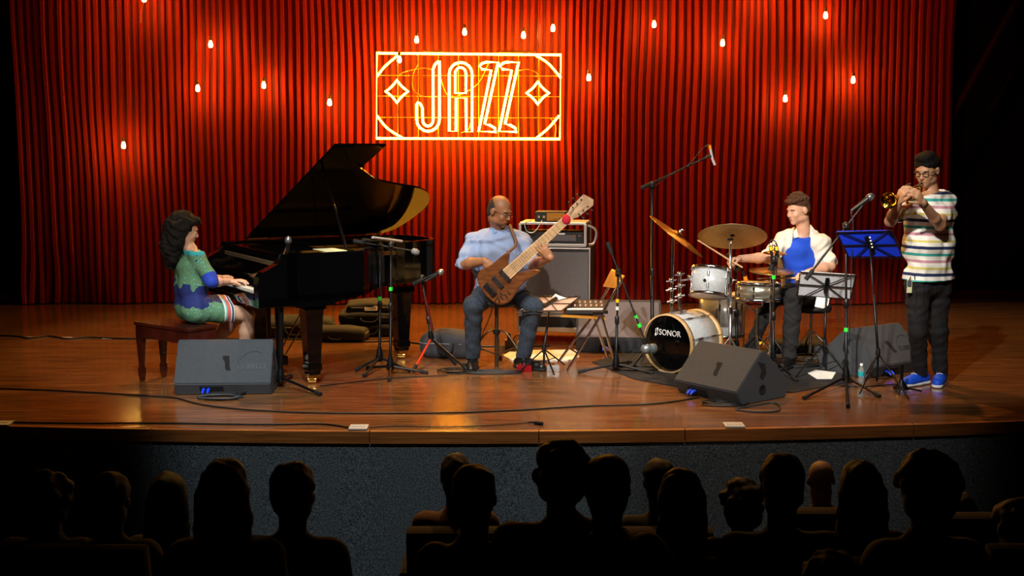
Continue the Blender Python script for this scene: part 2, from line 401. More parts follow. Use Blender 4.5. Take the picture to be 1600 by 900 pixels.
# ================================================================== NEON SIGN
YS = 5.80
def Z(x, y, dy=0): return W(570+x/4.848, 60+y/4.848, YS+dy)
mneon = mat('neon_tube_glow', 'ffd060', emit=(1, .50, .03), es=60)
mneon2 = mat('neon_border_glow', 'ffc040', emit=(1, .46, .02), es=50)
mwire = mat('sign_wire', 'c9a24a', rough=.35, metal=.8); mblk = mat('black_plastic', '0d0d0f', rough=.45)
c = Z(785, 762); sg = thing('neon_sign', 'glowing yellow neon sign reading JAZZ hung on the red curtain', 'neon sign', c)
def ztube(name, pts, r, m, closed=False, n=6, dy=0, sm=True, label=None):
    P = [Z(x, y, dy) for x, y in pts]
    if sm: P = smooth_path(P, n, closed)
    return part(name, MB().tube(P, r, 8, closed), m, sg, label)
ztube('border_tube', [(92, 112), (1485, 125), (1478, 762), (88, 757)], .0135, mneon2, True, sm=False)
for pts in ([(92, 290), (150, 215), (250, 128)], [(1295, 130), (1390, 190), (1485, 300)], [(92, 585), (170, 680), (290, 757)], [(1472, 585), (1390, 680), (1298, 757)]):
    ztube('corner_arc', pts, .011, mneon2)
for (cx, cy) in ((243, 402), (1310, 414)):
    L = []
    for k in range(4):
        a = k*math.pi/2; r_ = 88; d = (math.cos(a), math.sin(a)); a2 = a+math.pi/4; d2 = (math.cos(a2), math.sin(a2))
        L += [(cx+d[0]*r_, cy+d[1]*r_), (cx+d2[0]*45, cy+d2[1]*45)]
    P = []
    for k in range(4):
        p, q, s_ = L[2*k], L[2*k+1], L[(2*k+2) % 8]
        P += [((1-t)**2*p[0]+2*t*(1-t)*q[0]+t*t*s_[0], (1-t)**2*p[1]+2*t*(1-t)*q[1]+t*t*s_[1]) for t in (0, .2, .4, .6, .8)]
    ztube('star_tube', P, .0105, mneon, True, sm=False)
def arc(cx, cy, rx, ry, a0, a1, n=8): return [(cx+rx*math.cos(R(a0+(a1-a0)*i/n)), cy-ry*math.sin(R(a0+(a1-a0)*i/n))) for i in range(n+1)]
J = [(566, 172), (566, 612)]+arc(479, 612, 87, 92, 0, -180)+[(392, 500), (400, 485)]+[(420, 495), (436, 525), (438, 615)]+arc(478, 615, 40, 50, 180, 360)+[(517, 235), (530, 200), (552, 178)]
A = [(640, 703), (640, 270)]+arc(726, 270, 87, 88, 180, 0)+[(812, 708), (768, 708), (766, 452), (690, 452), (690, 703)]
A2 = [(685, 414), (685, 268)]+arc(725, 268, 41, 48, 180, 0)+[(766, 414)]
Zl = [(868, 210), (890, 188), (920, 180), (1010, 180), (908, 648), (945, 656), (985, 680), (997, 708), (862, 705), (957, 240), (885, 233)]
for nm, P in (('letter', J), ('letter', A), ('letter', Zl), ('letter', [(x+155, y) for x, y in Zl])): o = ztube(nm, P, .0125, mneon, True, sm=False)
ztube('letter_counter', A2, .0115, mneon, True, sm=False)
m = MB()
for x in (250, 405, 557, 708, 863, 1013, 1165, 1318): m.tube([Z(x, 118, .03), Z(x, 757, .03)], .0032, 5)
for y in (280, 437, 598): m.tube([Z(90, y, .03), Z(1482, y+5, .03)], .0032, 5)
part('wire_grid', m, mwire, sg)
for P in ([(250, 290), (300, 255), (440, 225), (512, 238)], [(407, 190), (365, 280), (370, 390), (450, 440), (560, 440)], [(575, 300), (620, 420), (700, 455)], [(700, 440), (850, 350), (935, 195)], [(1165, 245), (1240, 235), (1310, 270), (1325, 335)], [(800, 640), (785, 690), (730, 715)], [(1400, 600), (1445, 660), (1440, 750)]):
    ztube('feed_wire', P, .004, mwire, dy=.02)
for a, c in ((440, 590), (1010, 1295)):
    part('mounting_bar', MB().box((Z(a, 98)+Z(c, 98))/2, ((Z(c, 98)-Z(a, 98)).length, .02, .016)), mwire, sg)
for P in ([(1318, 80), (1308, -60), (1313, -420)], [(1313, 80), (1325, -40), (1322, -420)], [(262, 118), (262, -420)]):
    ztube('hanging_cord', P, .004, mblk, dy=.01)
# ================================================================== HANGING BULBS
mbulb = mat('glowing_filament_bulb', 'ffd080', emit=(1, .52, .10), es=330); msock = mat('brass_socket', '8a6a30', rough=.4, metal=.8)
bulbs = [(225, -2), (329, 69), (309, 138), (412, 133), (515, 160), (193, 227), (651, 62), (726, 50), (818, 55), (864, 44), (920, 121), (1022, 38), (1129, 67), (1227, 154), (1290, 24), (1333, 125), (624, 93), (1187, -8)]
labs = ['bulb cut off by the top edge with a bright loose wire beside it', 'upper bulb of the left cluster, straight above its neighbour', 'middle left bulb hanging just below the upper one of the left cluster', 'bulb in the left cluster level with the middle one, second nearest the sign', 'bulb nearest to the left end of the neon sign', 'lowest and leftmost glowing bulb, hanging by itself above the pianist', 'bulb hanging just above the top left of the neon sign', 'bulb hanging above the middle of the neon sign', 'left one of the close pair above the right end of the neon sign', 'right one of the close pair above the right end of the neon sign', 'bulb hanging just right of the neon sign', 'high bulb above the boom microphone, first of the right group', 'bulb right of the high one over the drum kit', 'lowest bulb of the right group, over the drummer', 'highest fully seen bulb of the right group', 'rightmost hanging bulb, above the trumpeter', 'bulb hanging in front of the top left corner of the neon sign', 'bulb almost wholly cut off by the top edge over the drums']
proto = None
for (px, py), lb in zip(bulbs, labs):
    yb = 5.55 if (px, py) == (624, 93) else 5.78
    p = W(px, py, yb)
    if proto is None:
        t = thing('hanging_bulb', lb, 'light bulb', (0, 0, 0), 'hanging filament bulbs', True); proto = t
        part('glass_bulb', MB().lathe([(0, -.036), (.012, -.033), (.021, -.022), (.0235, -.008), (.019, .009), (.012, .028), (.011, .036)], seg=14), mbulb, t)
        part('socket', MB().lathe([(.014, .036), (.016, .04), (.016, .075), (.006, .085)], seg=10), msock, t)
        part('cord', MB().tube([(0, 0, .085), (0, 0, 3.2)], .0022, 5), mblk, t)
    else:
        t = copy_tree(proto); t['label'] = lb
    t.location = p
solo('loose_wire', MB().tube(smooth_path([W(228, -18, 5.7), W(224, 3, 5.68), W(221, 18, 5.68), W(220, 36, 5.68)], 5), .004, 6), mat('bright_copper_wire', 'f0b050', rough=.3, metal=.6), 'short loose wire glinting beside the bulb at the top left', 'wire')
# ================================================================== shared materials
mpb = mat('black_piano_lacquer', '050506', rough=.08, spec=.35, coat=.15); mchr = mat('chrome', 'd8d8dc', rough=.16, metal=1.)
msteel = mat('black_stand_steel', '101114', rough=.38, metal=.5); mrub = mat('black_rubber', '0a0a0a', rough=.8)
mgreen = mat('green_tape', '30e040', rough=.6); myel = mat('yellow_tape', 'e8c010', rough=.6); mwht = mat('white_tape', 'd8d8d8', rough=.6)
mbrass = mat('polished_brass', 'd8b060', rough=.22, metal=1.); mpap = mat('white_paper', 'e8e6de', rough=.8)
mcab = mat('black_cable_rubber', '0e0e10', rough=.5)
def text_mesh(txt, size, depth=.001):
    """flat lettering as mesh data in the XY plane, centred"""
    cu_ = bpy.data.curves.new('letters', 'FONT'); cu_.body = txt; cu_.size = size; cu_.extrude = depth; cu_.align_x = 'CENTER'; cu_.align_y = 'CENTER'; cu_.resolution_u = 3
    o = bpy.data.objects.new('letters', cu_); COL.objects.link(o); dg = bpy.context.evaluated_depsgraph_get()
    me = bpy.data.meshes.new_from_object(o.evaluated_get(dg)); vs = [v.co.copy() for v in me.vertices]; fs = [tuple(p.vertices) for p in me.polygons]
    bpy.data.objects.remove(o); bpy.data.meshes.remove(me); bpy.data.curves.remove(cu_); return vs, fs
def text_mb(txt, size, o, ex, ey, depth=.001, sx=1.):
    vs, fs = text_mesh(txt, size, depth); ex = V(ex).normalized(); ey = V(ey).normalized(); n = ex.cross(ey)
    return MB().add([V(o)+ex*v.x*sx+ey*v.y+n*v.z for v in vs], fs)
# ================================================================== GRAND PIANO
TH = R(31); pt = V((math.cos(TH), math.sin(TH), 0)); pk = V((math.sin(TH), -math.cos(TH), 0)); PS = V((-2.58, 2.415, 0))
def Pn(u, v, z): p = PS+pt*u+pk*v; return V((p.x, p.y, z))
gp = thing('grand_piano', 'black lacquered grand piano with its lid propped open', 'piano', Pn(.9, .7, 0))
prot = rotz(TH)
def pbox(name, u0, u1, v0, v1, z0, z1, m, par=gp, bev=.004, label=None):
    return part(name, MB().box(Pn((u0+u1)/2, (v0+v1)/2, (z0+z1)/2), (u1-u0, v1-v0, z1-z0), prot, bev), m, par, label)
ol = [(.22, 0), (1.45, 0)]+smooth_path([(1.62, .01, 0), (1.77, .08, 0), (1.86, .24, 0), (1.885, .44, 0), (1.85, .66, 0), (1.70, .79, 0), (1.50, .865, 0), (1.26, .96, 0), (1.07, 1.12, 0), (.93, 1.33, 0), (.83, 1.45, 0)], 5)
ol = [(p[0], p[1]) for p in ol]+[(.22, 1.45)]
def inset(pts, d):
    out = []; n = len(pts)
    for i in range(n):
        a = V((*pts[i-1], 0)); c = V((*pts[(i+1) % n], 0)); t_ = (c-a).normalized(); nn = V((-t_.y, t_.x, 0)); out.append((pts[i][0]+nn.x*d, pts[i][1]+nn.y*d))
    return out
inn = inset(ol, .045); inn[0] = (.22, .045); inn[-1] = (.22, 1.405)
m = MB(); n = len(ol)
vs = [Pn(u, v, z) for z in (.66, 1.0) for u, v in ol]+[Pn(u, v, z) for z in (.66, 1.0) for u, v in inn]
fs = []
for i in range(n-1):
    fs += [(i, i+1, n+i+1, n+i), (2*n+i, 3*n+i, 3*n+i+1, 2*n+i+1), (n+i, n+i+1, 3*n+i+1, 3*n+i), (i, 2*n+i, 2*n+i+1, i+1)]
fs += [(0, n, 3*n, 2*n), (n-1, 3*n-1, 4*n-1, 2*n-1)]
m.add(vs, fs); rim = part('rim', m, mpb, gp)
part('case_bottom', MB().poly([Pn(u, v, .68) for u, v in ol], .035, (0, 0, 1)), mpb, gp)
mplate = mat('gold_cast_plate', 'a8752c', rough=.35, metal=.85)
plate = part('cast_plate', MB().poly([Pn(u, v, .90) for u, v in inset(ol, .05)], .02, (0, 0, 1)), mplate, gp)
m = MB()
for i in range(34):
    v = .12+i*.037; umax = 1.7 if v < .7 else max(.75, 1.7-(v-.7)*1.25)
    m.tube([Pn(.62, v, .925), Pn(umax, v*.9+.02, .925)], .0016, 4)
part('strings', m, mat('string_steel', 'b08858', rough=.3, metal=1), gp, kind='stuff')
m = MB()
for i in range(30):
    for j in range(3): m.lathe([(.004, 0), (.004, .03)], Pn(.50+j*.03, .12+i*.04, .91), seg=6)
part('tuning_pins', m, mchr, gp, kind='stuff')
for i in range(3):
    a = V(Pn(.62, .25+i*.45, .925)); part('plate_strut', MB().box(V(Pn(.95, .25+i*.38, .93)), (.7, .03, .03), prot, .004), mplate, gp)
pbox('keybed', .0, .30, .0, 1.45, .615, .685, mpb)
pbox('key_slip', -.005, .018, .10, 1.35, .66, .715, mpb)
for v0, v1 in ((.0, .10), (1.35, 1.45)):   # curved cheeks
    prof = [(0, .62), (0, .80), (.01, .84), (.04, .875), (.10, .905), (.15, .93), (.185, .965), (.20, 1.0), (.30, 1.0), (.30, .62)]
    part('arm', MB().poly([Pn(u, (v0+v1)/2, z) for u, z in prof], .10, pk), mpb, gp)
    pbox('key_block', .02, .19, v0+(.1 if v0 < 1 else -.03), v1+(.03 if v0 < 1 else -.1), .685, .75, mpb)
pbox('fallboard', .20, .222, .10, 1.35, .71, .965, mpb)
pbox('fallboard_lip', .186, .204, .11, 1.34, .90, .93, mat('satin_brass_strip', '9a8a70', rough=.3, metal=.8))
pbox('front_shelf', .22, .42, .045, 1.405, .95, .985, mpb)
md = part('music_desk', MB().box(Pn(.46, .72, 1.0), (.03, .78, .012), prot, .003), mpb, gp)
pbox('desk_rail', .40, .62, .32, 1.12, .99, 1.002, mpb)
mwk = mat('ivory_white_keys', 'e6e2d4', rough=.3); m = MB()
for i in range(52):
    v = 1.32-(i+.5)*1.20/52; m.box(Pn(.092, v, .722), (.145, .0218, .018), prot)
part('white_keys', m, mwk, gp, kind='stuff')
m = MB()
for i in range(51):
    if i % 7 in (1, 4): continue
    v = 1.32-(i+1)*1.20/52; m.box(Pn(.125, v, .737), (.095, .011, .013), prot)
part('black_keys', m, mpb, gp, kind='stuff')
def pleg(u, v):
    c = Pn(u, v, 0)
    def sq(z, w_): return [Pn(u+a*w_, v+b_*w_, z) for a, b_ in ((-1, -1), (1, -1), (1, 1), (-1, 1))]
    L = [(.62, .085), (.575, .085), (.565, .072), (.50, .066), (.16, .05), (.15, .056), (.11, .056), (.10, .048), (.075, .046)]
    vs = [p for z, w_ in L for p in sq(z, w_)]; fs = [(i*4+k, i*4+(k+1) % 4, i*4+4+(k+1) % 4, i*4+4+k) for i in range(len(L)-1) for k in range(4)]+[(0, 1, 2, 3), tuple(range(len(vs)-4, len(vs)))]
    lg = part('leg', MB().add(vs, fs), mpb, gp)
    part('caster', MB().box(c+V((0, 0, .062)), (.085, .085, .03), prot, .006).tube([c+V((-.03, 0, .028)), c+V((.03, 0, .028))], .028, 14), mbrass, lg)
    return lg
pleg(.45, 1.33); pleg(.45, .13); pleg(1.5, .70)
# apron bracket under the treble side
part('leg_block', MB().poly([Pn(u, 1.36, z) for u, z in ((.05, .66), (.12, .625), (.36, .60), (.54, .60), (.62, .625), (.80, .655), (.80, .67), (.05, .67))], .16, pk), mpb, gp)
# lyre
ly = part('pedal_lyre', MB().box(Pn(.36, .64, .36), (.03, .028, .56), prot, .004).box(Pn(.36, .84, .36), (.03, .028, .56), prot, .004).box(Pn(.33, .74, .11), (.19, .30, .07), prot, .008), mpb, gp)
for dv in (-.07, 0, .07): part('pedal', MB().box(Pn(.20, .74+dv, .065), (.13, .028, .012), prot, .004), mbrass, ly)
for s_ in (-1, 1): part('lyre_brace', MB().tube([Pn(.42, .74+s_*.06, .12), Pn(.75, .74+s_*.1, .64)], .006), mbrass, ly)
# lid
PHI = R(31); e2 = V((pk.x*math.cos(PHI), pk.y*math.cos(PHI), math.sin(PHI))); nl = pt.cross(e2)
def Ld(u, s_, off=0): return V(Pn(0, 0, 1.02))+pt*u+e2*s_+nl*off
lidp = [(.42, -.02), (.68, 1.47), (.86, 1.47), (.87, 1.43)]+[(p[0], p[1]) for p in smooth_path([(.98, 1.20, 0), (1.06, 1.12, 0), (1.24, .965, 0), (1.48, .87, 0), (1.70, .80, 0), (1.84, .67, 0), (1.885, .44, 0), (1.77, .09, 0), (1.62, -.02, 0)], 5)]
lid = part('lid', MB().poly([Ld(u, v) for u, v in lidp], .018, nl), mpb, gp)
part('folded_front_flap', MB().poly([Ld(u, v, -.022) for u, v in ((.44, .0), (.70, 1.47), (1.12, 1.47), (1.045, 1.14), (.86, .0))], .018, nl), mpb, lid)
for u in (.6, 1.1, 1.5): part('hinge', MB().tube([Pn(u, 0, 1.012), Pn(u+.1, 0, 1.012)], .008), mbrass, lid)
pr = part('prop_stick', MB().tube([Pn(.74, 1.38, .95), Ld(.72, 1.12, .02)], [.014, .010], 8), mpb, gp)
part('prop_socket', MB().box(Pn(.74, 1.38, 1.0), (.07, .05, .02), prot, .004), mbrass, gp)
# sheet of music lying on the rim
solo('sheet_music', MB().box(Pn(.62, 1.30, 1.004), (.17, .26, .004), prot), mat('cream_paper', 'e8e0a8', rough=.8), 'cream sheet of paper lying on the near edge of the piano', 'paper')
# ================================================================== PIANO BENCH
mben = mat('dark_mahogany', '3c130c', rough=.25, noise=.3, nscale=8, coat=.3)
bc = [G(203, 500, .46), G(288, 511.6, .46), G(347, 509.7, .46)]; bc = [V((p.x, p.y, 0)) for p in bc]; bc.append(bc[0]+bc[2]-bc[1])
cen = sum(bc, V((0, 0, 0)))/4; ex = (bc[1]-bc[0]).normalized(); ang = math.atan2(ex.y, ex.x); br_ = rotz(ang); Lx = (bc[1]-bc[0]).length; Ly = (bc[3]-bc[0]).length
bn = thing('piano_bench', 'dark reddish wooden piano bench the woman sits on', 'bench', cen); eu = br_ @ V((0, 1, 0))
ey_ = V((-ex.y, ex.x, 0))
part('seat', MB().box(cen+V((0, 0, .4475)), (Lx, Ly, .025), br_, .006), mben, bn)
for s_ in (-1, 1):
    part('apron', MB().box(cen+ey_*s_*(Ly/2-.02)+V((0, 0, .388)), (Lx-.05, .02, .095), br_, .003), mben, bn)
    part('apron', MB().box(cen+ex*s_*(Lx/2-.02)+V((0, 0, .388)), (.02, Ly-.05, .095), br_, .003), mben, bn)
    for q in (-1, 1):
        c = cen+ex*s_*(Lx/2-.035)+ey_*q*(Ly/2-.035)
        def sq(z, w_): return [c+ex*a*w_+ey_*b_*w_+V((0, 0, z)) for a, b_ in ((-1, -1), (1, -1), (1, 1), (-1, 1))]
        L = [(.435, .026), (.335, .026), (.11, .015), (.105, .021), (.06, .021), (.0, .013)]
        vs = [p for z, w_ in L for p in sq(z, w_)]; fs = [(i*4+k, i*4+(k+1) % 4, i*4+4+(k+1) % 4, i*4+4+k) for i in range(5) for k in range(4)]+[(0, 1, 2, 3), (20, 21, 22, 23)]
        part('leg', MB().add(vs, fs), mben, bn)
# ================================================================== WEDGE MONITORS
mwdg = mat('textured_black_paint', '373b40', rough=.75, noise=.3, nscale=220, bump=.5, bscale=260); mgr = mat('dark_foam_grille', '3a3638', rough=.9, noise=.45, nscale=300, bump=.5, bscale=300)
mdk = mat('recess_black', '050505', rough=.9); mblue = mat('blue_connector', '1040e0', rough=.4); mlogo = mat('raised_logo', '1c2226', rough=.5)
def wedge(label, loc, rz, wid=.66, prof=None, hole=True, logo=False, grp='stage monitors', h=.40):
    t = thing('stage_monitor', label, 'speaker', (0, 0, 0), grp, True); t.location = loc; t.rotation_euler = (0, 0, rz)
    P = prof or [(.05, 0), (0, .09), (.12, h-.01), (.135, h), (.165, h), (.40, .09), (.385, 0)]
    bm = bmesh.new(); vv = [[bm.verts.new((s_*wid/2, y, z)) for y, z in P] for s_ in (-1, 1)]
    bm.faces.new(vv[0][::-1]); bm.faces.new(vv[1])
    for i in range(len(P)): bm.faces.new((vv[0][i], vv[0][(i+1) % len(P)], vv[1][(i+1) % len(P)], vv[1][i]))
    bmesh.ops.recalc_face_normals(bm, faces=bm.faces); bmesh.ops.bevel(bm, geom=bm.edges[:], offset=.007, segments=2, affect='EDGES')
    m = MB(); m.bm(bm); part('cabinet', m, mwdg, t)
    # grille on the performer side
    a = V((0, P[4][0], P[4][1])); c = V((0, P[5][0], P[5][1])); d = (c-a).normalized(); nn = V((0, -d.z, d.y)); nn = nn if nn.y > 0 else -nn
    rot = Matrix((V((1, 0, 0)), d, nn)).transposed()
    part('grille', MB().box((a+c)/2+nn*.004, (wid-.06, (c-a).length-.04, .012), rot, .004), mgr, t)
    # face towards the audience: handle slot, logo
    a = V((0, P[1][0], P[1][1])); c = V((0, P[2][0], P[2][1])); d = (c-a).normalized(); nn = V((0, -d.z, d.y)); fx = V((1, 0, 0))
    def fp(x, s_, o=0): return a+fx*x+d*s_-nn*(-o)
    if nn.y > 0: nn = -nn
    pts = [(.0, .235), (.045, .235), (.05, .20), (.055, .15), (.065, .125), (.035, .12), (.022, .14), (.018, .19), (.0, .215)]
    part('handle_slot', MB().poly([a+fx*(x-.01)+d*(s_-.02) for x, s_ in pts], .006, nn), mdk, t)
    if logo:
        tm = text_mb('CUBELO', .055, a+fx*.20+d*.13+nn*.002, (1, 0, 0), d, .0012, 1.0)
        lg = part('embossed_logo', tm, mlogo, t)
        part('logo_swirl', MB().tube(smooth_path([a+fx*x+d*s_+nn*.001 for x, s_ in ((.10, .13), (.12, .20), (.20, .25), (.27, .235))], 6), .0022, 6), mlogo, t)
    if hole:
        for s_ in (-1, 1):
            yc = .17 if P[5][0] < .5 else .26; zc = .23
            pts = [V((s_*wid/2, yc-.045, zc+.06)), V((s_*wid/2, yc+.03, zc+.04)), V((s_*wid/2, yc+.045, zc-.03)), V((s_*wid/2, yc+.01, zc-.07)), V((s_*wid/2, yc-.02, zc-.05)), V((s_*wid/2, yc+.0, zc))]
            part('side_handle', MB().poly(pts, .008, (1, 0, 0)), mdk, t)
            part('pole_cup', MB().lathe([(.036, 0), (.036, .005), (.024, .006), (.022, .001)], (s_*(wid/2-.001), yc+.01, .09), (s_, 0, 0), 18), mdk, t)
    # connector panel in the low strip
    pn = part('connector_panel', MB().box((-.08, .028, .048), (.17, .012, .06), Matrix.Rotation(R(34), 3, 'X'), .002), mdk, t)
    for x in (-.135, -.10): part('plug', MB().tube([(x, .022, .05), (x, -.012, .040), (x, -.03, .025)], [.011, .011, .007], 10), mblue, pn)
    part('label_sticker', MB().box((-.065, .0235, .05), (.022, .002, .04), Matrix.Rotation(R(34), 3, 'X')), mpap, pn)
    part('tag_sticker', MB().box((-.025, .0235, .058), (.02, .002, .012), Matrix.Rotation(R(34), 3, 'X')), myel, pn)
    return t
DEEP = [(.06, 0), (0, .10), (.24, .345), (.255, .36), (.295, .36), (.56, .12), (.53, 0)]
p0 = (G(272, 621)+G(422, 617))/2
wedge('grey-lit wedge monitor in front of the piano bench', p0, R(2), .69, logo=True, prof=[(.05, 0), (0, .09), (.17, .365), (.185, .38), (.215, .38), (.40, .09), (.385, 0)])
N0 = G(1150, 636); wd = V((.62, -.785, 0)); wedge('black wedge monitor set at an angle in front of the drums', N0-wd*.30, math.atan2(wd.y, wd.x), .60, prof=DEEP)
N0 = G(1364, 594); wd = V((.83, .56, 0)); wedge('black wedge monitor behind the water bottle by the blue shoes', N0+wd*.31, math.atan2(wd.y, wd.x), .62, logo=True, prof=DEEP)
N0 = (G(905, 549)+G(1030, 556))/2
wedge('large grille-fronted wedge monitor between folding chair and bass drum', N0, R(-4), .74, prof=[(.06, 0), (.02, .12), (.26, .42), (.275, .43), (.31, .43), (.56, .10), (.54, 0)], hole=False, h=.43)
gf = bpy.data.objects['stage_monitor.003']
part('front_grille', MB().box((0, .135, .275), (.70, .36, .012), Matrix.Rotation(math.atan2(.30, .24), 3, 'X'), .004), mat('grey_speaker_cloth', '6a6468', rough=.9, noise=.4, nscale=300), gf)
# ================================================================== CABLES, TAPE, FLOOR BOXES
def cable(pix, label, r=.006, n=6, mm=None, grp=None, z=.007):
    return solo('stage_cable', MB().tube(smooth_path([G(x, y, z) for x, y in pix], n), r, 6), mm or mcab, label, 'cable', grp)
cable([(-40, 606), (60, 609), (160, 614), (240, 619), (275, 622), (320, 633), (400, 641), (520, 645), (680, 645), (800, 641), (920, 634), (1020, 631), (1092, 621)], 'long black cable crossing the stage to the centre wedge monitor')
cable([(-40, 658), (100, 661), (250, 661), (400, 663), (500, 662), (545, 668)], 'black cable along the stage edge ending at the middle floor box')
cable([(577, 668), (620, 665), (700, 667), (770, 664), (828, 660)], 'thin cable from the middle floor box to a loose connector', .004)
solo('cable_connector', MB().tube([G(826, 660, .012), G(834, 660, .012), G(836, 660.5, .012), G(848, 662, .012)], [.006, .006, .012, .011], 8), mdk, 'loose black connector with green ring lying on the stage', 'connector')
cable([(-60, 522), (20, 525), (45, 528), (75, 525), (105, 529), (140, 527), (200, 529), (270, 528), (400, 530), (500, 530), (560, 534), (620, 533), (680, 539), (760, 541), (860, 540)], 'wavy black cable across the back of the stage', .008)
mtape = mat('white_gaffer', 'b8a8a8', rough=.7)
for a, c, y, lb in ((36, 58, 527, 'small pale tape strip nearest the left edge under the back cable'), (90, 112, 527.5, 'small pale tape strip second from the left under the back cable'), (160, 235, 529, 'longest pale tape strip, just left of the piano bench'), (396, 480, 529.5, 'pale tape strip under the piano between lyre and front leg'), (500, 545, 530, 'pale tape strip in front of the bags behind the piano')):
    solo('tape_strip', MB().box((G(a, y)+G(c, y))/2+V((0, 0, .0012)), ((G(c, y)-G(a, y)).length, .04, .002)), mtape, lb, 'tape', 'pale tape strips')
mfb = mat('white_floor_box', 'c8c8c4', rough=.5)
for (a, c, y), lb in (((-20, 18, 663), 'white floor box at the left edge of the stage'), ((546, 575, 669), 'white floor box at the stage edge below the piano'), ((1131, 1162, 665.5), 'white floor box at the stage edge in front of the drums')):
    p, q = G(a, y), G(c, y); t = solo('floor_box', MB().box((p+q)/2+V((0, 0, .006)), ((q-p).length, .12, .012), None, .004).box((p+q)/2+V((0, 0, .0135)), ((q-p).length*.75, .02, .003)), mfb, lb, 'floor box')
def coil(c, rx, ry, turns, label, r=.005, seed=1, mm=None):
    rs_ = random.Random(seed); pts = []
    for i in range(turns*14):
        a = i/14*2*math.pi; k = 1+.18*math.sin(i*.37+seed)+rs_.uniform(-.05, .05)
        pts.append(V((c.x+rx*k*math.cos(a)+rs_.uniform(-.01, .01), c.y+ry*k*math.sin(a), .006+.004*(i//14)+rs_.uniform(0, .002))))
    solo('cable_coil', MB().tube(smooth_path(pts, 3), r, 6), mm or mcab, label, 'cable')
coil(G(345, 623), .14, .07, 4, 'coiled grey cable in front of the left wedge monitor', .006, 1, mat('grey_cable', '343a3e', rough=.5))
coil(G(715, 581), .13, .09, 4, 'coil of black cable by the bassist\'s left-hand shoe', .005, 2)
coil(G(765, 583), .22, .05, 3, 'flat loop of black cable in front of the bassist\'s stool', .005, 3)
coil(G(1130, 632), .14, .07, 4, 'tangled cable under the front of the centre wedge monitor', .005, 4)
cable([(1150, 638), (1175, 634), (1205, 629), (1218, 634), (1214, 642), (1180, 643), (1150, 640)], 'grey looped cable at the corner of the centre wedge monitor', .006, mm=mat('grey_cable'))
cable([(500, 603), (560, 596), (620, 590), (700, 586)], 'thin cable running from the piano leg to the mic stand feet', .004)
cable([(1225, 601), (1290, 600), (1340, 604), (1400, 600), (1425, 596)], 'cable running behind the trumpet microphone base', .004)
coil(G(1235, 570), .22, .16, 6, 'mess of cables on the rug behind the centre wedge monitor', .006, 6)
coil(G(1270, 560), .20, .12, 5, 'mess of cables beside the drummer\'s foot', .006, 7)
coil(G(1000, 578), .2, .09, 4, 'tangled cables on the rug edge beside the bass drum', .005, 8)
coil(G(800, 548), .12, .12, 3, 'thin cables behind the bassist\'s bottle', .004, 9)
# ================================================================== MICROPHONE STANDS
def dyn_mic(par, p, d, grille='7a7f84', body=None, s=1.):
    d = V(d).normalized(); mg = mat('mic_mesh_'+grille, grille, rough=.35, metal=.8)
    mc_ = part('microphone', MB().lathe([(.010*s, -.12*s), (.012*s, -.06*s), (.017*s, 0), (.019*s, .012*s)], p, d, 14), body or mblk, par)
    part('mic_grille', MB().lathe([(.0, .058*s), (.016*s, .052*s), (.025*s, .03*s), (.024*s, .012*s), (.018*s, .008*s)], p, d, 16), mg, mc_)
    return mc_
def stand(label, base, hub_z, top, feet, tapes=(), clamp=None, boom=None, r=.009, thick=None, name='microphone_stand', group='microphone stands', feetr=.010, accent=None, flat=False, cone=True):
    """base (x,y,0); top = top point of the pole; feet = floor points of the legs"""
    base = V(base); top = V(top); t = thing(name, label, 'stand', base, group)
    ax = (top-base); axn = ax.normalized(); hub = base+axn*hub_z
    part('pole', MB().tube([hub-axn*.02, base+ax*.52, base+ax*.52, top], [r*1.25, r*1.25, r, r], 10), msteel, t)
    part('height_collar', MB().lathe([(.012, -.03), (.018, -.025), (.018, .025), (.011, .035)], base+ax*.52, axn, 12), mblk, t)
    if thick: part('lower_sleeve', MB().tube([base+axn*thick[0], base+axn*thick[1]], .019, 12), msteel, t)
    part('hub', MB().lathe([(.022, -.045), (.034, -.03), (.028, .01), (.016, .07)] if cone else [(.02, -.03), (.024, 0), (.018, .05)], hub, axn, 14), msteel, t)
    for i, f in enumerate(feet):
        f = V(f); a = hub+V((0, 0, -.01)) if not flat else hub
        lg = part('leg', MB().tube([a, V((f.x, f.y, .014))], feetr, 8), accent if (accent and i == 0) else msteel, t, 'leg painted with orange-red reflections' if (accent and i == 0) else None)
        d = (V((f.x, f.y, .014))-a).normalized(); e_ = V((f.x, f.y, .015))
        part('rubber_foot', MB().tube([e_-d*.06, e_+d*.005], .0145, 8), mrub, lg)
    for tp in tapes:
        z, mt = tp[0], tp[1]; part('tape_band', MB().tube([base+axn*z, base+axn*(z+.028)], tp[2] if len(tp) > 2 else .016, 10), mt, t, 'bright green tape band' if mt is mgreen else None)
    if boom:
        a, c = V(boom[0]), V(boom[1])
        part('boom_clamp', MB().tube([top-V((0, .02, .03)), top+V((0, .02, .01))], .024, 12).ball(top, .024), mblk, t)
        bo = part('boom_arm', MB().tube([a, c], boom[2] if len(boom) > 2 else .0075, 8), boom[3] if len(boom) > 3 else msteel, t)
        d = (a-c).normalized(); part('counterweight', MB().tube([a-d*.05, a+d*.04], [.015, .018], 10), mrub, bo)
    return t
def at_h(px, py, base):   # point straight above/near a base, same depth
    return W(px, py, base.y)
gb = G(438, 606)
sA = stand('tall grey-lit microphone stand in front of the piano keyboard', gb, .09, at_h(440, 402, gb), [G(501, 619), G(372, 619), G(455, 590)], [(.62, mgreen, .022)], boom=(at_h(437, 412, gb), at_h(449, 384, gb), .007, mat('copper_lit_arm', '8a5a38', rough=.4, metal=.6)), thick=(.1, .74))
dyn_mic(sA, at_h(450, 381, gb), (.1, -.1, 1), '8f969c')
gb = G(593, 577)
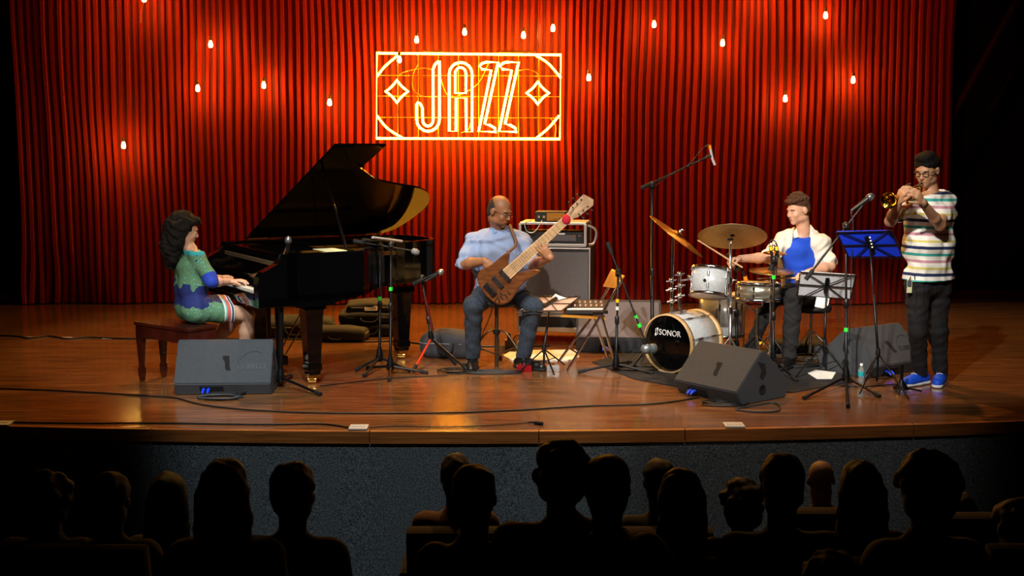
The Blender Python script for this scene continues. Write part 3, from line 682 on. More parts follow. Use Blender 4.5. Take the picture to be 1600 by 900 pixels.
sB = stand('dark microphone stand, left of the two beside the piano\'s curved side', gb, .11, at_h(594, 384, gb), [G(556, 581), G(569, 590), G(640, 582)], [(.56, mgreen)], boom=(at_h(560, 378, gb), V(W(650, 393, gb.y-.1)), .007))
mic = part('microphone', MB().lathe([(.0, -.03), (.022, -.02), (.026, .01), (.018, .035), (0, .04)], W(648, 393, gb.y-.1), (1, 0, -.4), 14), mat('mic_mesh_7a7f84'), sB)
gb = G(610, 584)
sC = stand('dark microphone stand, right of the two beside the piano\'s curved side', gb, .07, at_h(611, 382, gb), [G(608, 597), G(574, 577), G(668, 585)], [(.66, mgreen)], boom=(at_h(572, 376, gb), W(638, 378, gb.y+.5), .007))
part('microphone', MB().tube([W(582, 371, gb.y), W(628, 377, gb.y+.3)], .010, 10), mat('silver_mic_body', 'd0d0d0', rough=.4, metal=.4), sC)
gb = G(681, 572)
mor = mat('orange_reflection_tube', 'd03818', rough=.4)  # orange reflections painted in as the colour of one leg
sD = stand('leaning low microphone stand beside the piano tail with orange reflections painted on one leg', gb, .24, W(659, 434, gb.y+.05), [G(646, 582), G(733, 583), G(712, 571)], accent=mor, boom=(W(652, 441, gb.y), W(688, 424, gb.y), .009), cone=False)
part('lower_sleeve', MB().tube([W(676, 518, gb.y+.01), W(664, 464, gb.y+.04)], .012, 10), mat('dark_red_tube', '5a1810', rough=.4, metal=.3), sD)
dyn_mic(sD, W(684, 428, gb.y), (1, 0, .6), 'a0a0a0')
gb = G(962, 582)
mich = G(1012, 565); 
sE = stand('mic stand beside the folding chair with its boom reaching to the bass drum', gb, .08, at_h(966, 424, gb), [G(904, 584), G(1020, 586), G(985, 568)], [(.50, mwht, .014), (.56, myel, .014)], boom=(at_h(952, 386, gb), W(1006, 528, gb.y-.2), .007))
bx = sE.children[-1]
part('boom_tape', MB().tube([W(993, 493, gb.y-.15), W(995, 498, gb.y-.15)], .014, 8).tube([W(998, 506, gb.y-.17), W(1000, 511, gb.y-.17)], .018, 8), mgreen, sE)
mk_ = part('kick_microphone', MB().ball(W(1010, 545, gb.y-.2), (.046, .04, .04)).lathe([(.036, 0), (.04, .02), (.036, .045), (.02, .055)], W(1016, 545, gb.y-.2), (.8, .4, 0), 16), mat('grey_mic_metal', '8a9498', rough=.4, metal=.7), sE)
part('mic_yoke', MB().tube([W(1005, 528, gb.y-.2), W(1008, 537, gb.y-.2)], .016, 8), mblk, sE)
gb = G(1019, 571)
sF = stand('tall overhead microphone stand rising behind the drum kit with a long boom', gb, .2, at_h(1019, 288, gb), [G(986, 577), G(1010, 556), G(1031, 566)], [(.55, mblk)], boom=(at_h(1009, 291, gb), W(1108, 244, gb.y-.1), .008), cone=False, r=.012)
part('condenser_microphone', MB().tube([W(1110, 233, gb.y-.1), W(1113, 248, gb.y-.1), W(1117, 258, gb.y-.1)], .011, 10), mat('silver_mic_body'), sF)
part('mic_ring', MB().tube([W(1109, 227, gb.y-.1), W(1110, 233, gb.y-.1)], .012, 10), mat('orange_ring', 'f09010', rough=.4), sF)
part('mic_clip', MB().box(W(1108, 244, gb.y-.1), (.04, .02, .02), None, .003), mblk, sF)
part('mic_cable', MB().tube(smooth_path([W(1109, 226, gb.y-.1), W(1098, 232, gb.y-.1), W(1075, 258, gb.y-.1), W(1045, 275, gb.y-.05), W(1022, 292, gb.y)], 6), .0035, 6), mcab, sF)
gb = V((G(1322, 605)))
sI = stand('tall microphone stand with boom at the front right, before the blue music stand', gb, .09, at_h(1322, 352, gb), [G(1256, 625), G(1374, 622), G(1325, 638)], [(.42, mgreen)], boom=(at_h(1264, 430, gb), at_h(1350, 318, gb), .0085), group=None)
dyn_mic(sI, at_h(1354, 312, gb), (1, 0, .75), '70767c', s=1.15)
part('mic_cable', MB().tube(smooth_path([at_h(1340, 322, gb), at_h(1330, 332, gb), at_h(1331, 350, gb)+V((0, -.03, 0)), at_h(1328, 430, gb)+V((0, -.03, 0)), at_h(1325, 540, gb)+V((0, -.03, 0))], 6), .004, 6), mcab, sI)
gb = G(1408, 612)
sJ = thing('short_stand', 'short black stand base with a bare stub beside the blue shoes', 'stand', gb)
part('stub_pole', MB().tube([gb+V((0, 0, .05)), gb+V((0, 0, .20))], .012, 10), msteel, sJ)
part('hub', MB().lathe([(.06, .02), (.045, .04), (.022, .07), (.014, .09)], gb, (0, 0, 1), 16), msteel, sJ)
for f in ((1440, 611), (1396, 604), (1404, 616)): part('leg', MB().tube([gb+V((0, 0, .035)), G(*f, .01)], .007, 8), msteel, sJ)
gb = G(1151, 568)
sG = stand('black mic stand in front of the snare with a yellow-tipped microphone', gb, .15, at_h(1150, 416, gb), [G(1120, 577), G(1180, 580), G(1160, 556)], cone=False, boom=(at_h(1142, 402, gb), at_h(1161, 420, gb), .006))
part('microphone', MB().tube([at_h(1158, 418, gb), at_h(1164, 432, gb)], .012, 10), mblk, sG)
part('mic_tip', MB().tube([at_h(1164, 432, gb), at_h(1166, 439, gb)], .017, 10), mat('orange_ring'), sG)
part('mic_cable', MB().tube(smooth_path([at_h(1158, 416, gb), at_h(1162, 408, gb), at_h(1155, 404, gb), at_h(1148, 412, gb), at_h(1146, 425, gb)], 5), .004, 6), mcab, sG)
gb = G(1208, 590)
sH = stand('black mic stand beside the hi-hat holding two yellow-banded microphones', gb, .16, at_h(1209, 405, gb), [G(1180, 596), G(1245, 598), G(1222, 576)], [(.77, mgreen, .015)], cone=False, boom=(at_h(1206, 415, gb), at_h(1214, 392, gb), .008))
for q, x in enumerate((1203, 1212)):
    part('microphone', MB().tube([at_h(x, 384, gb), at_h(x+4, 402, gb)], .012, 10), mblk, sH)
    part('mic_band', MB().tube([at_h(x+.5, 385, gb), at_h(x+2, 391, gb)], .0135, 10), myel, sH)
part('mic_cable', MB().tube(smooth_path([at_h(1202, 383, gb), at_h(1204, 376, gb), at_h(1211, 377, gb), at_h(1216, 390, gb), at_h(1215, 410, gb), at_h(1211, 440, gb)], 5), .004, 6), mcab, sH)
# ================================================================== MUSIC STANDS
def music_stand(label, corners, base, feet, sheetm, frame_only=True, hubz=.25, extra=None, group=None, cname='sheet', clabel=None):
    TL, TR, BR_, BL = [V(c) for c in corners]; base = V(base); t = thing('music_stand', label, 'music stand', base, group)
    def q(a, c): return (TL*(1-a)+TR*a)*(1-c)+(BL*(1-a)+BR_*a)*c
    nn = (TR-TL).cross(BL-TL).normalized(); nn = nn if nn.y < 0 else -nn
    cm = q(.5, .45); m = MB()
    for c in (0, .5, 1): m.tube([q(0, c)+nn*.008, q(1, c)+nn*.008], .0045, 6)
    for a in (0, 1): m.tube([q(a, 0)+nn*.008, q(a, 1)+nn*.008], .0045, 6)
    for a, c in ((0, 1), (1, 1), (0, 0), (1, 0)): m.tube([cm+nn*.012, q(a*.8+.1, c)+nn*.012], .004, 6)
    m.box(cm+nn*.014, (.03, .010, (TL-BL).length*.6), V((0, 0, 1)).rotation_difference((TL-BL).normalized()).to_matrix(), .003)
    part('desk_frame', m, msteel, t); m = MB(); m.tube([q(0, 1)-nn*.02, q(1, 1)-nn*.02], .005, 6); part('ledge', m, msteel, t)
    part(cname, MB().poly([q(.02, 0)-nn*.004, q(.98, 0)-nn*.004, q(.98, .97)-nn*.004, q(.02, .97)-nn*.004], .006, nn), sheetm, t, clabel)
    top = cm+nn*.02; hub = base+V((0, 0, hubz))
    part('pole', MB().tube([hub, hub+(top-hub)*.55, hub+(top-hub)*.55, top], [.010, .010, .007, .007], 10), msteel, t)
    part('hub', MB().lathe([(.015, -.03), (.019, 0), (.013, .04)], hub, (0, 0, 1), 12), mblk, t)
    part('lower_pole', MB().tube([base+V((0, 0, .05)), hub], .009, 8), msteel, t)
    for f in feet:
        lg = part('leg', MB().tube([hub, V((f.x, f.y, .012))], .0065, 6), msteel, t); mid = hub*.45+V((f.x, f.y, .012))*.55
        part('leg_strut', MB().tube([base+V((0, 0, .07)), mid], .004, 6), msteel, lg)
    return t
b1 = G(850, 578); y1 = b1.y
ms1 = music_stand('low folding music stand with pinkish sheets in front of the bassist', [W(842, 464, y1+.18), W(906, 465, y1+.18), W(877, 487, y1-.1), W(807, 487, y1-.1)], b1, [G(811, 583), G(866, 588), G(882, 572)], mat('pinkish_sheet', 'b89888', rough=.8), hubz=.17)
solo('loose_sheet', MB().poly([W(862, 465, y1+.16), W(868, 459, y1+.16), W(874, 462, y1+.15), W(886, 466, y1+.16), W(876, 472, y1+.1)], .003, (0, 1, .4)), mpap, 'curled white page on top of the bassist\'s music stand', 'paper')
b2 = G(1287, 583); y2 = b2.y
ms2 = music_stand('folding music stand holding open white sheets before the drummer', [W(1250, 424, y2-.12), W(1338, 430, y2-.12), W(1329, 468, y2+.02), W(1245, 462, y2+.02)], b2, [G(1243, 592), G(1326, 588), G(1282, 570)], mat('bluish_white_sheet', 'd4dae0', rough=.8), hubz=.24)
solo('hanging_page', MB().poly([W(1276, 464, y2-.02), W(1296, 466, y2-.02), W(1294, 477, y2-.04), W(1286, 482, y2-.03), W(1273, 479, y2-.03)], .004, (0, 1, .2)), mpap, 'white page hanging below the white music stand', 'paper')
b3 = G(1370, 606); y3 = b3.y
mbl = mat('blue_folder', '0838e0', rough=.45)
ms3 = music_stand('tall music stand with a bright blue folder beside the trumpeter', [W(1306, 362, y3-.10), W(1394, 360, y3-.10), W(1410, 402, y3+.03), W(1326, 402, y3+.03)], b3, [G(1352, 590), G(1420, 626), G(1343, 618)], mbl, hubz=.26, cname='folder', clabel='bright blue folder')
for i in range(4):
    p = W(1358+i*1.2, 371+i*5, y3-.10+i*.02); part('frame_dot', MB().ball(p+V((0, -.02, 0)), .007), mpap, ms3)
# ================================================================== BASS AMP STACK
malu = mat('aluminium_edge', 'c8c4c0', rough=.35, metal=.7); mbk = mat('black_vinyl', '121112', rough=.6, bump=.2, bscale=150)
mgc = mat('woven_grille_cloth', '565254', rough=.85)
nt, b = nodes(mgc); tc = N(nt, 'ShaderNodeTexCoord'); ch = N(nt, 'ShaderNodeTexChecker'); ch.inputs['Scale'].default_value = 150; ch.inputs[1].default_value = (*hexc('7c7678'), 1); ch.inputs[2].default_value = (*hexc('2c2828'), 1)
nt.links.new(tc.outputs['Object'], ch.inputs[0]); nt.links.new(ch.outputs[0], b.inputs['Base Color'])
ar = R(-9); RZ = rotz(ar); YA = 3.35
fc = G(862, 537); fc = V((fc.x, fc.y, 0)); YA = fc.y
ax_ = RZ @ V((1, 0, 0)); ay_ = RZ @ V((0, 1, 0))
def Am(x, y, z): return fc+ax_*x+ay_*y+V((0, 0, z))
sc_ = 1900/(YA+7.55)
def hz(py): return 1.8-(py-225)/sc_
Z1, Z2, Z3, Z4 = hz(521), hz(488), hz(386), hz(347)
fc1 = thing('flight_case', 'low aluminium-edged flight case on castors under the bass cabinet', 'flight case', fc)
part('case_body', MB().box(Am(0, .25, (Z1+Z2)/2+.01), (.60, .5, Z2-Z1-.05), RZ, .004), mbk, fc1)
for z in (Z1+.03, Z2-.02): part('metal_edge', MB().box(Am(0, .25, z), (.63, .53, .045), RZ, .004), malu, fc1)
for s_ in (-1, 1):
    for q in (.03, .47): part('corner_post', MB().box(Am(s_*.305, q, (Z1+Z2)/2), (.03, .03, Z2-Z1-.03), RZ, .004), malu, fc1)
    for q in (.06, .44):
        c = Am(s_*.24, q, .035); part('castor', MB().tube([c-ax_*.012, c+ax_*.012], .034, 14).box(c+V((0, 0, .05)), (.05, .05, .06), RZ, .004), mrub, fc1)
cb = thing('bass_cabinet', 'tall bass speaker cabinet with grey woven grille behind the bassist', 'speaker', fc+V((0, 0, Z2)))
part('cabinet_box', MB().box(Am(.03, .27, (Z2+Z3)/2+.003), (.62, .42, Z3-Z2-.004), RZ, .012), mbk, cb)
part('grille', MB().box(Am(.03, .055, (Z2+Z3)/2-.01), (.585, .012, Z3-Z2-.07), RZ, .003), mgc, cb)
for x in (-.275, .335): part('metal_edge', MB().box(Am(x, .054, (Z2+Z3)/2), (.012, .02, Z3-Z2-.02), RZ, .002), malu, cb)
part('metal_edge', MB().box(Am(.03, .054, Z3-.012), (.62, .02, .012), RZ, .002), malu, cb)
rk = thing('amp_rack', 'open aluminium-edged rack case standing on the bass cabinet', 'rack case', fc+V((0, 0, Z3)))
for z in (Z3+.018, Z4-.012): part('rack_shelf', MB().box(Am(.0, .25, z), (.60, .42, .022), RZ, .004), malu if z > Z3+.1 else mbk, rk)
part('metal_edge', MB().box(Am(.0, .037, Z3+.018), (.60, .012, .026), RZ, .002), malu, rk)
for s_ in (-1, 1): 
    part('side_panel', MB().box(Am(s_*.292, .25, (Z3+Z4)/2), (.012, .42, Z4-Z3-.04), RZ, .002), mbk, rk)
    for q in (.035, .462): part('corner_post', MB().box(Am(s_*.296, q, (Z3+Z4)/2), (.024, .024, Z4-Z3-.03), RZ, .003), malu, rk)
part('side_bracket', MB().tube(smooth_path([Am(.31, .10, Z4-.03), Am(.37, .12, Z4-.06), Am(.385, .14, (Z3+Z4)/2), Am(.36, .14, Z3+.03), Am(.315, .12, Z3+.02)], 5), .012, 8), malu, rk)
am = thing('bass_amplifier', 'black rack amplifier inside the rack case with amber-lit top', 'amplifier', Am(.02, .2, Z3+.03))
ah = (Z4-Z3)*.45
part('amp_case', MB().box(Am(.0, .24, Z3+.032+ah/2), (.55, .36, ah), RZ, .004), mbk, am)
part('front_vent', MB().box(Am(.06, .056, Z3+.032+ah/2), (.30, .008, ah*.55), RZ, .002), mgc, am)
for x in (-.24, .24, .2): part('knob', MB().lathe([(.010, 0), (.010, .014)], Am(x, .06, Z3+.032+ah*.7), -ay_, 10), mchr, am)
part('name_plate', MB().box(Am(.08, .056, Z3+.032+ah*.87), (.06, .008, .012), RZ), mpap, am)
ah2 = (hz(331)-Z4)
hd = thing('amplifier_head', 'small amplifier head with knobs sitting on top of the rack case', 'amplifier', Am(-.02, .2, Z4))
part('amp_case', MB().box(Am(-.03, .2, Z4+ah2/2), (.28, .22, ah2), RZ, .006), mbk, hd)
part('front_panel', MB().box(Am(.02, .086, Z4+ah2/2), (.16, .008, ah2*.75), RZ, .002), mat('amber_panel', 'b87818', rough=.4, metal=.4), hd)
for i in range(3): part('knob', MB().lathe([(.011, 0), (.009, .016)], Am(-.01+i*.032, .082, Z4+ah2*.4), -ay_, 10), mchr, hd)
part('round_connector', MB().lathe([(.015, 0), (.012, .012)], Am(-.13, .088, Z4+ah2*.5), -ay_, 12).lathe([(.015, 0), (.012, .012)], Am(-.085, .088, Z4+ah2*.5), -ay_, 12), mchr, hd)
solo('rack_cable', MB().tube(smooth_path([Am(-.2, .08, Z4+.01), Am(-.25, .02, Z4-.01), Am(-.23, .01, Z4-.08), Am(-.17, .01, Z4-.09), Am(-.12, .03, Z4-.03), Am(-.1, .07, Z4+.012)], 6), .0045, 6), malu, 'thin pale cable looping over the front of the rack case', 'cable')
# ================================================================== FOLDING CHAIR with mixer
mwd = mat('golden_plywood', 'b07828', rough=.35, noise=.2, nscale=6, coat=.3)
cc = G(925, 575); YC = cc.y
ch_ = thing('folding_chair', 'metal folding chair with golden wooden seat and back', 'chair', cc)
def C2(px, py, dy): return W(px, py, YC+dy)
for dy, ox in ((-.18, 0), (.18, -14)):
    part('front_leg', MB().tube([C2(972+ox, 437, dy), C2(936+ox*.9, 497, dy), C2(886+ox*1.0, 580 if dy < 0 else 566, dy)], .011, 8), mchr, ch_)
for dy, x0_, x1_, y1_ in ((-.18, 939, 962, 572), (.18, 926, 950, 560)):
    part('rear_leg', MB().tube([C2(x0_, 489, dy), C2(x1_, y1_, dy)], .011, 8), mchr, ch_)
part('crossbar', MB().tube([C2(902, 552, -.18), C2(888, 543, .18)], .008, 8).tube([C2(957, 552, -.18), C2(946, 542, .18)], .008, 8), mchr, ch_)
sa, sb_, s3, s4 = C2(876, 494, -.17), C2(947, 498, -.17), C2(940, 488, .19), C2(880, 484, .19)
part('seat', MB().poly([sa, sb_, s3, s4], .014, (0, 0, 1)), mwd, ch_)
q = [C2(975, 432, -.19), C2(964, 450, -.19), C2(943, 447, .19), C2(956, 421, .19)]
part('backrest', MB().poly(q, .014, (1, 0, .5)), mwd, ch_)
part('hinge_bracket', MB().box(C2(934, 490, -.19), (.08, .006, .03), None, .002), mchr, ch_)
mx = thing('mixer_unit', 'small black effects mixer with pale knobs lying on the folding chair', 'mixer', (C2(915, 488, 0)))
z0 = max(sa.z, s3.z)+.012; cx = C2(915, 490, 0)
m = MB(); wv, dv_ = .17, .12
vs = [V((cx.x+a*wv, cx.y+b_*dv_, z)) for (a, b_, z) in ((-1, -1, z0), (1, -1, z0), (1, 1, z0), (-1, 1, z0), (-1, -1, z0+.025), (1, -1, z0+.025), (1, 1, z0+.075), (-1, 1, z0+.075))]
m.add(vs, [(0, 1, 2, 3), (4, 5, 6, 7), (0, 1, 5, 4), (1, 2, 6, 5), (2, 3, 7, 6), (3, 0, 4, 7)]); part('mixer_case', m, mbk, mx)
part('panel_strip', MB().box((cx.x, cx.y-.085, z0+.033), (.31, .03, .004), Matrix.Rotation(math.atan2(.05, .24), 3, 'X')), mpap, mx)
for i in range(7):
    for j in range(2): part('knob', MB().lathe([(.009, 0), (.007, .015)], (cx.x-.13+i*.043, cx.y-.02+j*.08, z0+.048+j*.017), (0, -.2, 1), 8), mat('pale_knob', 'c89a90', rough=.5), mx)
# ================================================================== BOTTLES, PEDALS, PAPERS, BAGS
mpl = mat('clear_plastic', 'f4f8fa', rough=.08, trans=.85); mlab = mat('teal_label', '18a0a8', rough=.5); mcap = mat('white_cap', 'f0f0f0', rough=.4)
def bottle(label, p, s=1.):
    t = thing('water_bottle', label, 'bottle', p, 'water bottles'); S = lambda L: [(r_*s, z*s) for r_, z in L]
    part('bottle_body', MB().lathe(S([(.022, 0), (.031, .006), (.032, .05), (.030, .06), (.032, .07), (.032, .13), (.028, .155), (.014, .185), (.013, .2)]), p, seg=20), mpl, t)
    part('bottle_label', MB().lathe(S([(.0325, .085), (.0327, .087), (.0327, .13), (.0325, .132)]), p, seg=20), mlab, t)
    part('cap', MB().lathe(S([(.0155, .195), (.0155, .215), (.013, .218)]), p, seg=14), mcap, t)
bottle('water bottle with teal label beside the bassist\'s shoe', G(814, 560), 1.0)
bottle('water bottle with teal label beside the right microphone stand', G(1345, 600), .72)
pd = thing('effects_pedal', 'small red effects pedal by the bassist\'s shoe', 'pedal', G(819, 580))
c = G(819, 580); mrd = mat('red_enamel', 'a01018', rough=.3, metal=.4)
part('pedal_box', MB().box(c+V((0, 0, .025)), (.12, .09, .05), None, .006), mrd, pd)
for x in (-.03, 0, .03): part('knob', MB().lathe([(.008, 0), (.008, .014)], c+V((x, .02, .05)), seg=8), mchr, pd)
pd = thing('effects_pedal', 'small silver pedal box at the foot of the music stand', 'pedal', G(864, 579)); c = G(864, 579)
part('pedal_box', MB().box(c+V((0, 0, .022)), (.10, .08, .044), None, .006), malu, pd)
part('foot_switch', MB().lathe([(.010, 0), (.010, .012)], c+V((0, -.01, .044)), seg=10), mchr, pd)
pd = thing('power_box', 'small dark junction box with cables behind the bassist\'s stool', 'junction box', G(797, 548)); c = G(797, 548)
part('box_body', MB().box(c+V((0, 0, .05)), (.09, .08, .10), None, .004), mat('brown_box', '3a2418', rough=.6), pd)
part('plug', MB().tube(smooth_path([c+V((.02, -.03, .08)), c+V((.05, -.05, .14)), c+V((.09, 0, .12)), c+V((.13, .05, .02))], 5), .006, 6).box(c+V((-.01, -.02, .13)), (.03, .03, .06), None, .004), mrub, pd)
solo('white_sheet_board', MB().poly([G(786, 556, .006), G(800, 548, .006), G(902, 547, .006), G(905, 558, .006), G(894, 563, .006), G(800, 563, .006)], .010, (0, 0, 1)), mpap, 'long white board lying on the floor behind the bassist\'s feet', 'board')
solo('white_paper', MB().poly([G(1262, 583, .012), G(1274, 578, .012), G(1306, 582, .012), G(1300, 592, .012), G(1276, 592, .012)], .003, (0, 0, 1)), mpap, 'white sheet of paper on the rug beside the right wedge monitor', 'paper')
mbag = mat('dark_canvas_bag', '2c2d32', rough=.85, bump=.3, bscale=60); mzip = mat('zip_grey', '6a6462', rough=.5)
def bag(label, c, half, rz, sag=.02, strap=True, tagc=False, seed=1, name='gear_bag', grp=None, mm=None):
    c = V(c); rot = rotz(rz); t = thing(name, label, 'bag', V((c.x, c.y, max(0, c.z-half[2]))), grp)
    s_ = SDF(.010); s_.rbox(c, half, rot, min(half)*.75, .02); s_.ell(c+V((0, 0, half[2]*.35)), (half[0]*.8, half[1]*.8, half[2]*.95), rot, .06); s_.wr = (.004, 14, seed)
    s_.plane((0, 0, c.z-half[2]+.004), (0, 0, -1)); part('bag_body', s_.mesh(), mm or mbag, t)
    ring = []
    for i in range(28):
        a = 2*math.pi*i/28; x = half[0]*1.0*max(-1, min(1, 1.25*math.cos(a))); y = half[1]*max(-1, min(1, 1.25*math.sin(a))); ring.append(c+rot @ V((x, y, half[2]*.25)))
    part('zip', MB().tube(ring, .006, 6, True), mzip, t)
    if strap:
        part('carry_handle', MB().tube(smooth_path([c+rot @ V(p) for p in ((-half[0]*.3, -half[1]*1.0, half[2]*.3), (-half[0]*.2, -half[1]*1.15, -half[2]*.4), (half[0]*.15, -half[1]*1.15, -half[2]*.5), (half[0]*.3, -half[1], half[2]*.3))], 6), .010, 8), mrub, t)
    return t
bg = G(500, 531); bz = bg.y
X = lambda px, y: (px-800)/1900*(y+7.6)
bag('long flat black gig bag lying behind the piano pedals', (X(463, bz+.25), bz+.25, .085), (.34, .20, .085), R(4), seed=2, grp='bags behind the piano')
bag('low dark bag tucked between the two bag piles behind the piano', (X(528, bz), bz+.0, .055), (.26, .14, .055), R(-3), seed=8, grp='bags behind the piano')
bag('lower bag of the pile behind the piano\'s curved side', (X(578, bz+.3), bz+.40, .06), (.30, .22, .06), 0, seed=3, grp='bags behind the piano')
bag('middle bag of the pile behind the piano\'s curved side', (X(576, bz+.3), bz+.41, .165), (.29, .21, .05), R(3), seed=4, grp='bags behind the piano')
tb = bag('top bag of the pile, with a white name label', (X(580, bz+.3), bz+.42, .255), (.25, .18, .045), R(4), seed=5, grp='bags behind the piano', strap=False)
lc = V((X(580, bz+.3), bz+.232, .262)); lr = rotz(R(4)) @ Matrix.Rotation(R(62), 3, 'X')
part('name_label', MB().box(lc, (.12, .045, .006), lr, .002), mpap, tb, 'white name label')
part('label_print', text_mb('CASES', .036, lc+lr @ V((0, 0, .0045)), lr @ V((1, 0, 0)), lr @ V((0, 1, 0)), .0006), mat('faded_blue_ink', '6868b0', rough=.6), tb)
bb = G(705, 563); bag('square black shoulder bag on the floor beside the bassist', (X(700, bb.y+.2), bb.y+.2, .105), (.23, .16, .105), R(-6), seed=6)
# ================================================================== BASSIST'S STOOL
sb0 = G(776, 574); st_ = thing('drum_stool', 'tall round stool with dark metal tripod under the bassist', 'stool', V((sb0.x, sb0.y, 0))); c = V((sb0.x, sb0.y+.03, 0))
part('cushion', MB().lathe([(.05, .50), (.155, .505), (.165, .53), (.16, .56), (.12, .572), (0, .574)], c, seg=26), mbk, st_)
mdst = mat('dull_steel', '6a5a48', rough=.35, metal=.9)
part('post', MB().tube([c+V((0, 0, .0)), c+V((0, 0, .51))], .016, 12), mdst, st_)
part('collar', MB().lathe([(.03, .27), (.03, .31)], c, seg=12), mblk, st_)
for a in (R(200), R(-25), R(85)):
    d = V((math.cos(a), math.sin(a), 0)); lg = part('leg', MB().tube(smooth_path([c+V((0, 0, .30)), c+d*.10+V((0, 0, .27)), c+d*.28+V((0, 0, .02))], 5), .008, 8).tube([c+V((0, 0, .10)), c+d*.17+V((0, 0, .17))], .006, 6), mdst, st_)
    part('rubber_foot', MB().tube([c+d*.27+V((0, 0, .045)), c+d*.29+V((0, 0, .002))], .018, 10), mrub, lg)
# ================================================================== DRUM KIT
mspk = mat('silver_sparkle_wrap', 'd0d6dc', rough=.25, metal=.15, noise=.45, nscale=260, coat=.5)
mhoop = mat('natural_maple_hoop', 'd8b078', rough=.35, coat=.3, noise=.1, nscale=20); mhead = mat('black_drum_head', '050506', rough=.12); mcoat = mat('white_drum_head', 'd8d4cc', rough=.5)
mcym = mat('bronze_cymbal', 'b88838', rough=.3, metal=1., noise=.15, nscale=90); mcym2 = mat('dark_bronze_cymbal', 'a89468', rough=.5, metal=.65, noise=.35, nscale=160)
mstick = mat('hickory_stick', 'd8a878', rough=.5)
# rug
solo('drum_rug', MB().poly([G(x, y, .004) for x, y in ((925, 566), (990, 592), (1085, 609), (1240, 613), (1335, 596), (1302, 552), (1180, 543), (1000, 545))], .008, (0, 0, 1)), mat('black_rug', '131214', rough=.95, noise=.3, nscale=80), 'large black rug lying under the drum kit', 'rug')
def drum(name, label, c, ax, r, L, lugs=8, wrap=mspk, top=mcoat, hoop=mchr, bott=mcoat, hw=.012):
    """c = centre of the near (front/bottom) head, ax = direction to the other head"""
    c = V(c); ax = V(ax).normalized(); t = thing(name, label, 'drum', V((c.x, c.y, max(0, min(c.z, (c+ax*L).z)-r*.2))))
    part('shell', MB().lathe([(r-.012, .0), (r, .0), (r, L), (r-.012, L)], c, ax, 40), wrap, t)
    part('front_head', MB().lathe([(0, -.004), (r*.97, -.003), (r+.002, .004)], c, ax, 40), bott, t)
    part('back_head', MB().lathe([(0, L+.004), (r*.97, L+.003), (r+.002, L-.004)], c, ax, 40), top, t)
    for h0, h1 in ((-hw*.9, hw*1.2), (L-hw*1.2, L+hw*.9)): part('hoop', MB().lathe([(r+.001, h0), (r+.011, h0), (r+.012, h1), (r+.002, h1), (r+.001, h0)], c, ax, 40, True, False), hoop, t)
    a = ax.orthogonal().normalized(); b_ = ax.cross(a)
    for i in range(lugs):
        th = 2*math.pi*(i+.5)/lugs; d = a*math.cos(th)+b_*math.sin(th)
        m = MB().tube([c+d*(r+.012)+ax*.0, c+d*(r+.012)+ax*L], .0032, 6)
        for q in (.28, .72): m.tube([c+d*(r+.008)+ax*L*(q-.08), c+d*(r+.008)+ax*L*(q+.08)], .010, 8)
        part('lug', m, mchr, t)
    return t, a, b_
# bass drum
kc = W(1044, 537, 1.93); ka = V((.69, .72, 0)).normalized()
kr = .225
bd, a, b_ = drum('bass_drum', 'silver sparkle bass drum with black front head and white lettering', kc, ka, kr, .40, 8, hoop=mhoop, bott=mhead, top=mhead, hw=.022)
kx = V((-ka.y, ka.x, 0))*-1; kx = V((ka.y, -ka.x, 0)); kz = V((0, 0, 1))
part('brand_lettering', text_mb('SONOR', .066, kc+kz*.085+kx*.02-ka*.008, kx, kz, .0012, .92), mat('white_print', 'f0f0f0', rough=.5), bd, 'white lettering')
lm = MB()
for dx, z0_, z1_, zb in ((-.118, .055, .11, .062), (-.100, .062, .115, .108)):
    lm.tube([kc+kx*dx+kz*z0_-ka*.008, kc+kx*dx+kz*z1_-ka*.008], .0022, 6).ball(kc+kx*(dx+(.0 if zb < .1 else 0))+kz*zb-ka*.008, (.008, .004, .011), 10)
part('brand_emblem', lm, mat('white_print'), bd)
for s_ in (-1, 1):
    e_ = kc+ka*.09+kx*s_*(kr+.01)-kz*.10; part('spur', MB().tube([e_, e_+kx*s_*.05-kz*.02-ka*.02, V(((e_+kx*s_*.07).x, (e_+kx*s_*.07).y, .008))-ka*.05], [.012, .008, .006], 8), mchr, bd)
part('tom_mount', MB().box(kc+ka*.14+kz*(kr+.02), (.08, .08, .03), rotz(R(46)), .005), mchr, bd)
# rack tom
tc0 = W(1107, 462, 2.08); ta = V((.10, .26, .95)).normalized()
tm, a, b_ = drum('rack_tom', 'silver sparkle tom mounted above the bass drum, tilted back', tc0, ta, .148, .215, 6)
part('badge', MB().lathe([(.013, 0), (.013, .004)], tc0+ta*.11+V((-.06, -.137, .03)), (-.35, -1, .2), 14), mdk, tm)
# tom holder and cymbal posts rising from behind the bass drum
hw = thing('tom_holder', 'chrome double post with clamps rising behind the bass drum', 'drum hardware', W(1055, 512, 2.12))
for x, y0, y1 in ((1048, 510, 372), (1062, 508, 424)):
    part('post', MB().tube([W(x, y0, 2.12), W(x+(4 if y1 < 400 else 0), y1, 2.12)], .0125, 10), mchr, hw)
for x, y in ((1049, 438), (1049, 452), (1050, 470), (1062, 428), (1063, 446), (1062, 462)):
    part('clamp', MB().ball(W(x, y, 2.11), (.024, .02, .02)).tube([W(x-8, y+2, 2.10), W(x+8, y-1, 2.10)], .007, 8), mchr, hw)
part('tom_arm', MB().tube([W(1062, 438, 2.12), W(1084, 436, 2.12)], .009, 8).ball(W(1078, 433, 2.1), .022), mchr, hw)
